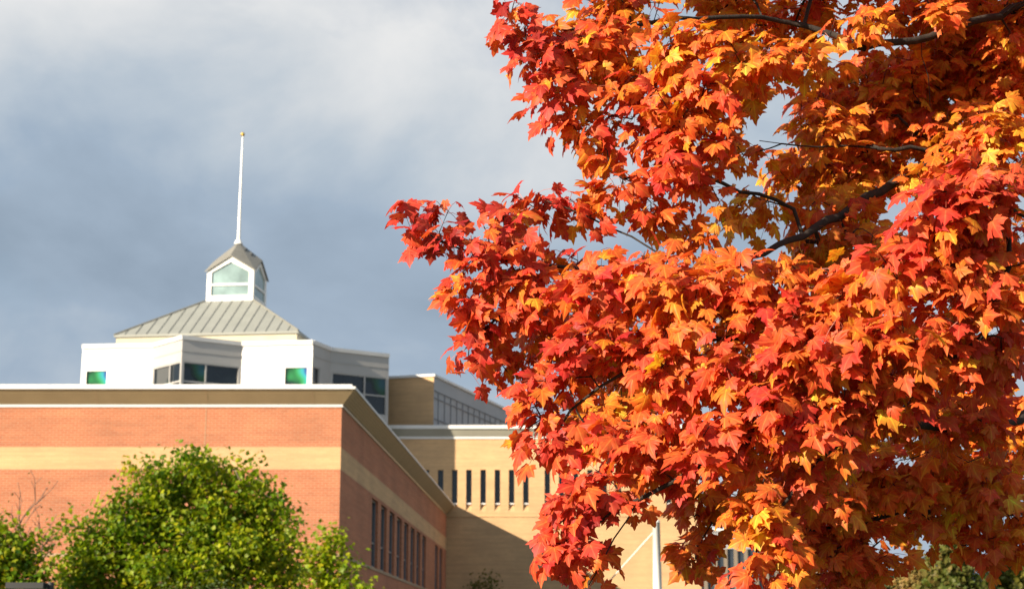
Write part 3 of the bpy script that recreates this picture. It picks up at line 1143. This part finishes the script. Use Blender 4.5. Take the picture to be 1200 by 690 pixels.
limb([at(1150, 175, 6.9), at(1075, 200, 6.75), at(1000, 240, 6.5), at(940, 275, 6.3), at(880, 300, 6.05), at(800, 318, 5.85), at(710, 318, 5.75), at(640, 312, 5.8), at(560, 300, 5.8), at(485, 262, 5.8)], 1)
limb([at(710, 318, 5.75), at(650, 350, 5.75), at(590, 370, 5.8), at(550, 400, 5.8), at(548, 430, 5.8)], 1)
limb([at(800, 322, 5.8), at(745, 280, 5.85), at(690, 255, 5.9), at(640, 235, 5.9)], 1)
limb([at(930, 245, 6.3), at(850, 215, 6.1), at(790, 200, 5.95), at(730, 210, 5.9)], 1)
limb([T0(2.9), at(1290, 360, 6.8), at(1150, 400, 6.0), at(1030, 400, 5.6), at(920, 390, 5.45), at(830, 400, 5.45), at(740, 430, 5.5), at(670, 480, 5.6), at(640, 515, 5.6)], 1)
limb([at(920, 390, 5.45), at(850, 345, 5.45), at(760, 330, 5.5)], 1)
limb([T0(2.6), at(1270, 480, 6.6), at(1130, 500, 5.8), at(1020, 490, 5.4), at(920, 500, 5.35), at(830, 540, 5.4), at(750, 580, 5.45), at(690, 620, 5.5), at(645, 640, 5.5)], 1)
limb([at(1020, 490, 5.4), at(940, 560, 5.4), at(895, 620, 5.4), at(890, 670, 5.45)], 1)
limb([at(750, 580, 5.45), at(720, 630, 5.5), at(690, 685, 5.5)], 1)
limb([T0(3.2), at(1330, 250, 6.2), at(1250, 250, 5.4), at(1180, 250, 5.05), at(1110, 270, 4.98), at(1050, 310, 5.05)], 1)
limb([at(1180, 250, 5.05), at(1180, 310, 5.05), at(1150, 390, 5.1), at(1090, 430, 5.15)], 1)
limb([T0(2.3), at(1280, 600, 7.0), at(1160, 600, 6.4), at(1060, 600, 6.2), at(960, 620, 6.1), at(840, 600, 6.0), at(815, 655, 6.0)], 1)
limb([T0(4.4), (tx + 0.9, ty - 0.9, 5.0), (tx + 1.9, ty - 1.6, 5.3)], 1)
limb([T0(3.0), (tx + 1.0, ty + 0.2, 3.6), (tx + 2.4, ty + 0.3, 4.0)], 1)
limb([T0(3.3), (tx + 0.3, ty + 1.0, 4.0), (tx + 0.2, ty + 2.6, 4.6)], 1)
limb([T0(4.6), (tx - 0.8, ty - 0.7, 5.3), at(960, -220, 6.6), at(860, -230, 6.3), at(780, -160, 6.2), at(720, -80, 6.1)], 1)
limb([T0(2.8), (tx + 0.9, ty - 1.5, 3.2), (tx + 1.2, ty - 3.0, 3.3)], 1)
nodes = np.array(nodes)

# sprays of foliage: centre and half size in pixels of the photograph, depth, colour (0 deep red .. 1 yellow), density
PADS = [
    (590, 22, 30, 22, 5.90, .22, 1.0), (630, 60, 42, 45, 5.90, .22, 1.0), (655, 120, 42, 42, 5.92, .28, 1.0), (700, 60, 60, 60, 6.00, .32, 1.0),
    (690, 165, 32, 36, 6.00, .30, .9), (755, 115, 60, 65, 5.90, .40, 1.0), (725, 10, 70, 24, 6.1, .40, 1.0), (815, 60, 62, 44, 5.72, .58, 1.1),
    (880, 66, 50, 30, 5.62, .60, 1.1), (958, 80, 42, 24, 5.60, .66, 1.0), (815, 115, 60, 40, 5.7, .45, 1.0), (785, 190, 52, 46, 5.82, .35, 1.0), (728, 222, 30, 36, 5.90, .42, .8),
    (835, 165, 38, 32, 5.8, .40, .8), (820, 235, 36, 34, 5.9, .62, .7),
    (835, 8, 80, 22, 6.5, .40, .9), (930, 24, 60, 30, 6.8, .36, .75), (1080, 85, 95, 46, 7.15, .36, 1.0), (1000, 140, 90, 44, 7.0, .34, .9), (930, 205, 60, 26, 6.9, .42, .75),
    (1010, 205, 70, 30, 6.9, .36, .9), (1120, 15, 70, 40, 7.0, .40, .9), (1170, 100, 60, 60, 7.0, .38, 1.0), (1110, 160, 70, 40, 6.9, .36, 1.0), (880, 250, 48, 26, 6.5, .55, .7), (975, 265, 60, 36, 6.6, .45, .8), (1020, 8, 40, 22, 6.7, .3, .7),
    (860, 120, 34, 30, 6.2, .48, .9), (1160, 170, 60, 50, 6.5, .42, 1.0), (1190, 50, 40, 60, 6.8, .42, 1.0), (1040, 105, 60, 40, 6.9, .4, 1.0), (960, 150, 50, 30, 6.7, .42, .9), (1100, 210, 60, 30, 6.6, .46, 1.0), (1060, 20, 40, 24, 7.0, .38, .9), (1000, 200, 60, 40, 6.8, .46, .9),
    (1130, 60, 90, 70, 7.3, .42, .9), (1060, 130, 100, 80, 7.3, .42, .8), (980, 200, 90, 60, 7.2, .46, .7), (880, 40, 70, 40, 6.9, .40, .8),
    # the crown goes on above the top edge of the view and keeps the sun off the boughs behind it
    (720, -70, 80, 50, 6.1, .36, .8), (800, -130, 90, 60, 6.1, .38, 1.0), (880, -80, 80, 50, 6.2, .40, 1.0), (960, -50, 70, 34, 6.4, .42, .9), (800, -250, 100, 80, 6.1, .38, 1.1), (900, -200, 100, 80, 6.2, .40, 1.1), (1010, -130, 90, 70, 6.3, .40, 1.0),
    (820, -390, 110, 90, 6.2, .40, 1.1), (950, -340, 110, 90, 6.3, .40, 1.1), (740, -170, 60, 60, 6.1, .36, .9), (1080, -260, 100, 90, 6.4, .40, .9),
    (890, 92, 34, 22, 5.9, .5, .8), (765, 262, 46, 20, 5.95, .42, .9), (815, 282, 36, 18, 5.95, .5, .9), (1010, 35, 50, 16, 6.2, .42, .8), (1100, 20, 50, 14, 6.4, .42, .8),
    (985, 520, 60, 40, 6.7, .42, .8), (1080, 500, 70, 40, 6.8, .42, .8), (1050, 590, 60, 36, 6.7, .40, .8), (900, 570, 50, 36, 6.5, .44, .8), (960, 640, 50, 30, 6.6, .4, .8), (1130, 560, 50, 40, 6.7, .4, .7),
    (482, 262, 24, 22, 5.80, .12, .9), (520, 275, 36, 34, 5.80, .14, .9), (580, 268, 42, 26, 5.82, .26, .8), (640, 245, 44, 26, 5.88, .20, .85), (690, 245, 30, 24, 5.9, .3, .6),
    (590, 305, 48, 30, 5.78, .26, .95), (555, 345, 40, 34, 5.80, .32, 1.0), (556, 385, 28, 30, 5.80, .28, 1.0), (550, 425, 20, 20, 5.80, .24, .9), (615, 350, 52, 40, 5.80, .36, 1.0),
    (640, 405, 52, 42, 5.95, .36, .9), (600, 420, 36, 30, 5.9, .30, .8), (660, 300, 36, 28, 5.8, .26, .5),
    (700, 350, 60, 45, 5.62, .42, 1.1), (760, 325, 50, 38, 5.58, .46, 1.0), (820, 355, 80, 56, 5.42, .46, 1.2), (700, 420, 62, 50, 5.52, .34, 1.1), (638, 470, 38, 36, 5.60, .30, 1.0),
    (645, 515, 38, 28, 5.60, .26, 1.0), (700, 485, 50, 46, 6.05, .44, 1.0), (790, 430, 80, 55, 5.50, .38, 1.1), (900, 345, 76, 52, 5.42, .48, 1.2), (900, 430, 82, 56, 5.32, .34, 1.2), (980, 395, 80, 56, 5.22, .42, 1.2),
    (1110, 245, 76, 40, 4.95, .24, 1.1), (1170, 215, 50, 46, 4.95, .34, 1.1), (1075, 310, 74, 48, 5.02, .34, 1.2), (1160, 320, 70, 56, 5.02, .40, 1.2), (1060, 395, 76, 50, 5.12, .40, 1.2), (1150, 420, 76, 48, 5.25, .36, 1.0),
    (1010, 340, 60, 44, 5.3, .50, 1.0), (760, 520, 74, 46, 5.50, .40, 1.1), (840, 520, 70, 46, 5.36, .36, 1.1), (935, 490, 74, 50, 5.26, .36, 1.2), (1030, 480, 66, 46, 5.30, .36, 1.1), (1120, 500, 60, 40, 5.6, .42, .9),
    (705, 580, 50, 32, 5.48, .22, 1.1), (660, 612, 36, 15, 5.50, .14, .9), (640, 645, 22, 18, 5.50, .16, .8), (690, 655, 30, 34, 5.50, .20, 1.0), (790, 560, 36, 18, 5.5, .24, .9),
    (835, 590, 40, 40, 6.00, .30, 1.1), (822, 640, 26, 28, 6.00, .22, 1.1), (890, 590, 42, 42, 5.40, .62, 1.1), (900, 640, 40, 32, 5.42, .48, 1.0), (885, 680, 36, 18, 5.45, .3, .8), (960, 560, 60, 40, 5.5, .46, 1.0),
    (975, 615, 66, 42, 6.15, .36, 1.1), (1060, 560, 76, 40, 6.00, .36, 1.0), (1150, 570, 64, 46, 6.00, .38, 1.0), (1010, 655, 46, 32, 6.10, .36, 1.1), (1170, 640, 50, 40, 6.10, .36, .9), (960, 672, 40, 26, 6.1, .36, 1.0), (1095, 625, 30, 20, 6.1, .36, .5),
    (760, 430, 90, 60, 6.5, .46, .7), (900, 420, 100, 70, 6.6, .46, .8), (1050, 440, 100, 70, 6.6, .42, .8), (1150, 310, 70, 80, 6.6, .42, .8), (1000, 310, 80, 50, 6.5, .46, .8), (850, 190, 36, 36, 6.6, .42, .6), (690, 390, 60, 50, 6.4, .44, .6), (1180, 500, 50, 70, 6.5, .4, .9),
]
cl_pos, cl_hue, cl_out, cl_n = [], [], [], []
for (u, v, ru, rv, Yd, hue, dens) in PADS:
    px = Yd / 1925.0
    area = math.pi * ru * rv * px * px
    n = max(2, int(round(area * dens * (205 if Yd < 5.97 else 240))))
    c = np.array(at(u, v - 8, Yd))
    rx, rz = ru * px, rv * px
    ryy = 0.5 * (rx + rz) * 0.9
    q = rng.normal(0, 1, (n, 3))
    q = norm(q) * (rng.uniform(0.05, 1, (n, 1)) ** (1 / 2.6))
    q[:, 1] = q[:, 1]
    p = c + q * np.array([rx, ryy, rz]) * 0.88
    cl_pos.append(p)
    depth_in = (q[:, 1] * 0.5 - q[:, 2] * 0.35 + q[:, 0] * 0.35)          # the leaves inside and behind turned orange, the outer ones red
    cl_hue += list(np.full(n, hue) + 0.16 * depth_in + rng.normal(0, 0.05, n) + 0.045 + (0.19 if Yd > 5.97 else 0.0))
    cl_out.append(norm(q + np.array([0, -0.3, 0.3])))
# the rest of the crown, beyond the right and top edges of the view
m = 26000
q = norm(rng.normal(0, 1, (m, 3))) * (rng.uniform(0.22, 1, (m, 1)) ** (1 / 3))
p = np.array([tx + 0.1, ty + 0.1, 4.9]) + q * np.array([3.0, 3.0, 3.3])
u_, v_ = proj_np(p)
keep = ((u_ > 1235) | (v_ < -45)) & (p[:, 2] > 2.0) & ((v_ > -900) | (p[:, 1] > 6)) & (p[:, 1] > 3.9)
keep &= ~((p[:, 0] < 0.55) & (v_ < 0))
p, q = p[keep][:4200], q[keep][:4200]
cl_pos.append(p); cl_out.append(norm(q + np.array([0, 0, 0.3])))
cl_hue += list(np.clip(rng.normal(0.40, 0.10, len(p)), 0, 1))
cl_pos = np.vstack(cl_pos); cl_out = np.vstack(cl_out); cl_hue = np.array(cl_hue)

nodes, parents, tips = grow(nodes, parents, cl_pos, 0.07, sag=0.06, jitter=0.22)
mb = MB()
branch_mesh(mb, nodes, parents, 0.0020, 2.15, 0.17)
mb.build('branches', M_BARK, mp_, smooth=True)

# blades: opposite pairs along the last stretch of every twig, and one at its tip
sun_to = -np.array(SUN_DIR)
LP, LT, LN, LS, LH, PET = [], [], [], [], [], []
for ci, tip in enumerate(tips):
    p1 = nodes[tip]; p0 = nodes[parents[tip]]
    d = norm(p1 - p0)
    stn = [(p1, 1)] + [(p1 - d * k_ * 0.045, 2) for k_ in (0.25, 1.2, 2.2)]
    side = norm(np.cross(d, rng.normal(0, 1, 3)))
    for si, (q0, cnt) in enumerate(stn):
        if si == 3 and rng.random() < 0.35: continue
        side = norm(np.cross(d, side))
        for s in range(cnt):
            sd_ = side if s == 0 else -side
            pd = norm(d * (1.0 if cnt == 1 else 0.5) + sd_ * (0.1 if cnt == 1 else 0.9) + np.array([0, 0, 0.10]) + rng.normal(0, 0.25, 3))
            pl = rng.uniform(0.035, 0.075)
            base = q0 + pd * pl - np.array([0, 0, pl * 0.25])
            tdir = norm(pd * np.array([0.65, 0.65, 0.35]) + cl_out[ci] * np.array([0.25, 0.25, 0.1]) + np.array([0, 0, -0.62]) + rng.normal(0, 0.30, 3))
            nw = norm(cl_out[ci] * 0.35 + sun_to * 0.50 + np.array([0, -0.12, 0.42]) + rng.normal(0, 0.38, 3))
            nw = norm(nw - tdir * nw.dot(tdir))
            LP.append(base); LT.append(tdir); LN.append(nw)
            LS.append(rng.uniform(0.054, 0.088) if rng.random() > 0.15 else rng.uniform(0.036, 0.056))
            LH.append(cl_hue[ci] + rng.normal(0, 0.12) + (0.35 if rng.random() < 0.035 else 0.0))
            PET.append((q0, base))
LP, LT, LN, LS, LH = map(np.array, (LP, LT, LN, LS, LH))
stops = np.array([-0.2, 0.0, 0.2, 0.36, 0.52, 0.70, 0.92, 1.2])
cols = np.array([(0.20, 0.022, 0.018), (0.40, 0.035, 0.026), (0.60, 0.070, 0.042), (0.66, 0.108, 0.036), (0.68, 0.165, 0.030), (0.70, 0.25, 0.026), (0.72, 0.38, 0.04), (0.72, 0.48, 0.06)])
LC = np.column_stack([np.interp(LH, stops, cols[:, k]) for k in range(3)])
LC *= rng.uniform(0.80, 1.12, (len(LC), 1))
tint = np.column_stack([rng.uniform(0.85, 1.05, len(LC)), rng.uniform(0.55, 1.0, len(LC)), rng.uniform(0.7, 1.1, len(LC))])
variants = [leaf_variant(rng) for _ in range(14)]
build_leaves('crown', M_LEAF, mp_, LP, LT, LN, LS, LC, variants, tint)
mb = MB()
for a_, b_ in PET:
    mid = (a_ + b_) / 2 + np.array([0, 0, 0.006])
    mb.tube([a_, mid, b_], [0.0011, 0.0010, 0.0009], 3, cap=False)
M_PET = plain('leaf_stalk', (0.30, 0.06, 0.035), 0.5, var=0.1)
mb.build('leaf_stalks', M_PET, mp_)
print('maple leaves', len(LP), 'nodes', len(nodes))


# ------------------------------------------------------------------ other trees and shrubs
def leafy_tree(name, label, cat, base, lumps, leaf, per_m2, palette, trunk_r, trunk_top, group=None, bark=M_BARK2, step=0.25, spread=0.16, fill=0.55):
    """Crown of many small blades on twigs: lumps are (centre, radii) in world space."""
    global rng
    rng = np.random.default_rng(sum(map(ord, label)))
    root = empty(name, base, label, cat, group)
    nd = resample([base, base + Vector((0.03, 0, trunk_top * 0.5)), base + Vector((0, 0.02, trunk_top))], step)
    par = [-1] + list(range(len(nd) - 1))
    tg, out, hue = [], [], []
    for (c, r) in lumps:
        A = math.pi * (r[0] * r[2]) * 2.2
        n = max(3, int(A * per_m2))
        q = norm(rng.normal(0, 1, (n, 3))) * (rng.uniform(fill ** 3, 1, (n, 1)) ** (1 / 3))
        q *= (1 + rng.normal(0, 0.10, (n, 1)))
        tg.append(np.array(c) + q * np.array(r)); out.append(norm(q + np.array([0, 0, 0.25])))
        hue += list(np.full(n, rng.normal(0, 0.10)) + rng.normal(0, 0.10, n))
    tg = np.vstack(tg); out = np.vstack(out); hue = np.array(hue)
    okk = tg[:, 2] > 0.25
    tg, out, hue = tg[okk], out[okk], hue[okk]
    nd, par, tp_ = grow(nd, par, tg, step, sag=0.05, jitter=0.2)
    mb = MB()
    branch_mesh(mb, nd, par, trunk_r / (len(tg) ** (1 / 2.3)), 2.3, trunk_r, 5)
    mb.build('trunk', bark, root, smooth=True)
    k = 15
    n = len(tg)
    P = np.repeat(tg, k, 0) + rng.normal(0, 1, (n * k, 3)) * spread
    O = np.repeat(out, k, 0)
    T = norm(O * 0.5 + np.array([0, 0, -0.5]) + rng.normal(0, 0.5, (n * k, 3)))
    Nw = norm(O * 0.6 + np.array([0, 0, 0.55]) + sun_to * 0.2 + rng.normal(0, 0.5, (n * k, 3)))
    Nw = norm(Nw - T * np.sum(Nw * T, 1, keepdims=True))
    S_ = leaf * rng.uniform(0.7, 1.25, n * k)
    h = np.clip(0.45 + np.repeat(hue, k) + rng.normal(0, 0.16, n * k), 0, 1)
    pal = np.array(palette)
    st = np.linspace(0, 1, len(pal))
    Cc = np.column_stack([np.interp(h, st, pal[:, j]) for j in range(3)]) * rng.uniform(0.8, 1.15, (n * k, 1))
    build_leaves('crown', M_GREEN, root, P, T, Nw, S_, Cc, [small_leaf(rng) for _ in range(5)])
    return root


def lump(u, v, ru, rv, Yd, dep=0.9):
    k = Yd / 1925.0
    return (at(u, v, Yd), (ru * k, 0.5 * (ru + rv) * k * dep, rv * k))


GREEN = [(0.056, 0.15, 0.004), (0.12, 0.225, 0.005), (0.235, 0.32, 0.007), (0.39, 0.42, 0.009), (0.46, 0.38, 0.02)]
YGREEN = [(0.10, 0.22, 0.006), (0.22, 0.34, 0.008), (0.36, 0.42, 0.010), (0.50, 0.42, 0.015)]
OLIVE = [(0.09, 0.13, 0.025), (0.145, 0.17, 0.035), (0.22, 0.18, 0.05), (0.29, 0.15, 0.05)]

YG_ = 35.0
base = Vector((at(212, 650, YG_).x, YG_, 0))
L_ = [lump(222, 552, 26, 19, YG_), lump(188, 570, 34, 22, YG_), lump(245, 570, 40, 24, YG_), lump(296, 580, 18, 18, YG_), lump(306, 600, 24, 20, YG_), lump(160, 614, 36, 24, YG_), lump(215, 604, 60, 30, YG_),
      lump(285, 618, 46, 32, YG_), lump(122, 638, 36, 26, YG_), lump(185, 645, 64, 32, YG_), lump(260, 648, 62, 32, YG_), lump(322, 652, 30, 30, YG_), lump(98, 666, 28, 24, YG_), lump(130, 680, 54, 32, YG_),
      lump(210, 695, 80, 40, YG_), lump(300, 695, 52, 36, YG_), lump(210, 730, 120, 40, YG_, 0.7)]
SPRIG = []
for (u, v, a_, b_) in [(196, 550, 8, 9), (228, 536, 9, 8), (259, 554, 6, 12), (276, 548, 7, 10), (306, 552, 6, 12), (305, 570, 16, 8), (328, 585, 10, 8), (152, 590, 12, 10), (132, 602, 10, 8), (108, 622, 10, 8), (74, 640, 6, 12),
                       (345, 620, 10, 12), (340, 600, 7, 8), (90, 618, 8, 8), (170, 556, 10, 7), (238, 548, 14, 8), (200, 575, 18, 9), (262, 590, 20, 10), (160, 615, 20, 10), (235, 625, 22, 11), (120, 650, 18, 10), (190, 665, 22, 10), (290, 640, 18, 10), (250, 665, 20, 10)]:
    c_, r_ = lump(u, v, a_, b_, YG_)
    SPRIG.append((c_ + Vector((0, rng.uniform(-1.2, -0.6), 0)), r_))
leafy_tree('green_tree', 'broad green tree with yellow tinged leaves in front of the red brick front', 'tree', base, L_ + SPRIG, 0.125, 34, GREEN, 0.13, 3.2, spread=0.15)

base = Vector((at(8, 690, 33.0).x, 33.0, 0))
L_ = [lump(-12, 625, 26, 20, 33), lump(12, 640, 28, 26, 33), lump(-20, 660, 40, 34, 33), lump(22, 672, 34, 26, 33), lump(0, 700, 60, 34, 33)]
leafy_tree('small_tree', 'small green tree with some orange leaves cut by the left edge', 'tree', base, L_, 0.14, 26, [(0.07, 0.18, 0.005), (0.17, 0.28, 0.008), (0.30, 0.35, 0.010), (0.50, 0.29, 0.02)], 0.08, 2.4)

base = Vector((at(392, 690, 40.0).x, 40.0, 0))
L_ = [lump(378, 640, 20, 16, 40), lump(398, 632, 10, 14, 40), lump(365, 658, 20, 20, 40), lump(396, 662, 22, 18, 40), lump(375, 685, 30, 20, 40), lump(415, 688, 22, 16, 40), lump(400, 715, 44, 24, 40)]
leafy_tree('young_tree', 'loose yellow green young tree beside the brick corner', 'tree', base, L_, 0.15, 16, YGREEN, 0.06, 2.6, spread=0.17)

base = Vector((at(245, 700, 26.0).x, 26.0, 0))
L_ = [lump(215, 700, 34, 18, 26), lump(262, 702, 34, 18, 26), lump(240, 735, 60, 34, 26)]
leafy_tree('shrub', 'pale green shrub top in front of the broad green tree', 'shrub', base, L_, 0.05, 40, [(0.07, 0.11, 0.03), (0.10, 0.15, 0.04), (0.15, 0.19, 0.05)], 0.03, 1.4, spread=0.10, step=0.12)

base = Vector((at(566, 700, 76.0).x, 76.0, 0))
L_ = [lump(566, 690, 20, 13, 76), lump(560, 715, 28, 20, 76), lump(575, 712, 20, 20, 76)]
leafy_tree('conifer_shrub', 'small dark green tree in the shade at the foot of the tan wall', 'tree', base, L_, 0.16, 8, [(0.07, 0.09, 0.015), (0.11, 0.12, 0.02), (0.16, 0.15, 0.03)], 0.06, 2.0, spread=0.22)

# bare twiggy tree between the small tree and the broad green tree
rng = np.random.default_rng(5)
base = Vector((at(56, 700, 37.0).x, 37.0, 0))
root = empty('bare_tree', base, 'thin bare tree with grey twigs against the red brick', 'tree')
nd, par, tp_ = [np.array(base)], [-1], []


def twig(i0, d, length, level):
    prev = i0
    m_ = max(2, int(length / 0.14))
    for k_ in range(m_):
        d = norm(d + rng.normal(0, 0.10, 3) + np.array([0, 0, 0.04]))
        nd.append(nd[prev] + d * length / m_); par.append(prev); prev = len(nd) - 1
        if level < 3 and k_ >= m_ * (0.45 if level == 0 else 0.15) and rng.random() < 0.75:
            a_ = rng.uniform(0, 2 * math.pi)
            twig(prev, norm(d + np.array([math.cos(a_), math.sin(a_), 0.1]) * rng.uniform(0.35, 0.75)), length * rng.uniform(0.30, 0.5), level + 1)
    tp_.append(prev)


twig(0, np.array([0.02, 0, 1.0]), (at(56, 572, 37.0).z - 0.35) * 0.80, 0)
nd = np.array(nd)
mb = MB(); branch_mesh(mb, nd, par, 0.007, 2.1, 0.06, 4)
mb.build('trunk', bark_mat('pale_bark', (0.20, 0.13, 0.10)), root, smooth=True)
n = 110
tsel = rng.integers(0, len(tp_), n)
P = nd[np.array(tp_)[tsel]] + rng.normal(0, 0.05, (n, 3))
T = norm(rng.normal(0, 0.5, (n, 3)) + np.array([0, 0, -0.5])); Nw = norm(np.cross(T, rng.normal(0, 1, (n, 3))))
pal = np.array([(0.20, 0.10, 0.06), (0.16, 0.13, 0.04)])
build_leaves('leaves', M_GREEN, root, P, T, Nw, 0.07 * rng.uniform(0.7, 1.2, n), pal[rng.integers(0, 2, n)], [small_leaf(rng) for _ in range(3)])

# far trees behind the maple at the right
for (u, Yd, lumps, lab, pal) in [
    (1113, 62.0, [(1114, 640, 13, 22), (1112, 665, 24, 24), (1118, 695, 36, 30), (1110, 725, 44, 34)], 'pale green pointed tree with orange patches far behind the maple', OLIVE),
    (1078, 66.0, [(1078, 668, 14, 16), (1076, 690, 24, 22), (1074, 725, 36, 34)], 'rusty olive round tree far behind the maple', [(0.20, 0.18, 0.05), (0.32, 0.24, 0.08), (0.40, 0.22, 0.08)]),
    (1178, 64.0, [(1182, 668, 14, 14), (1160, 690, 18, 16), (1184, 695, 28, 26), (1170, 730, 46, 34)], 'yellow green tree far behind the maple near the right edge', [(0.10, 0.13, 0.02), (0.18, 0.19, 0.03), (0.26, 0.22, 0.04)]),
    (1040, 70.0, [(1040, 690, 20, 18), (1036, 725, 36, 30)], 'low dull green tree far behind the maple beside the grey wing', [(0.06, 0.09, 0.02), (0.11, 0.12, 0.03), (0.18, 0.13, 0.04)]),
    (1228, 66.0, [(1225, 665, 22, 26), (1228, 700, 34, 34), (1228, 730, 40, 30)], 'amber green tree far behind the maple past the right edge', OLIVE)]:
    base = Vector((at(u, 700, Yd).x, Yd, 0))
    leafy_tree('autumn_tree', lab, 'tree', base, [lump(a_, b_, c_, d_, Yd) for a_, b_, c_, d_ in lumps], 0.26, 16, pal, 0.12, 2.0, 'far trees behind the maple', spread=0.22, step=0.4)
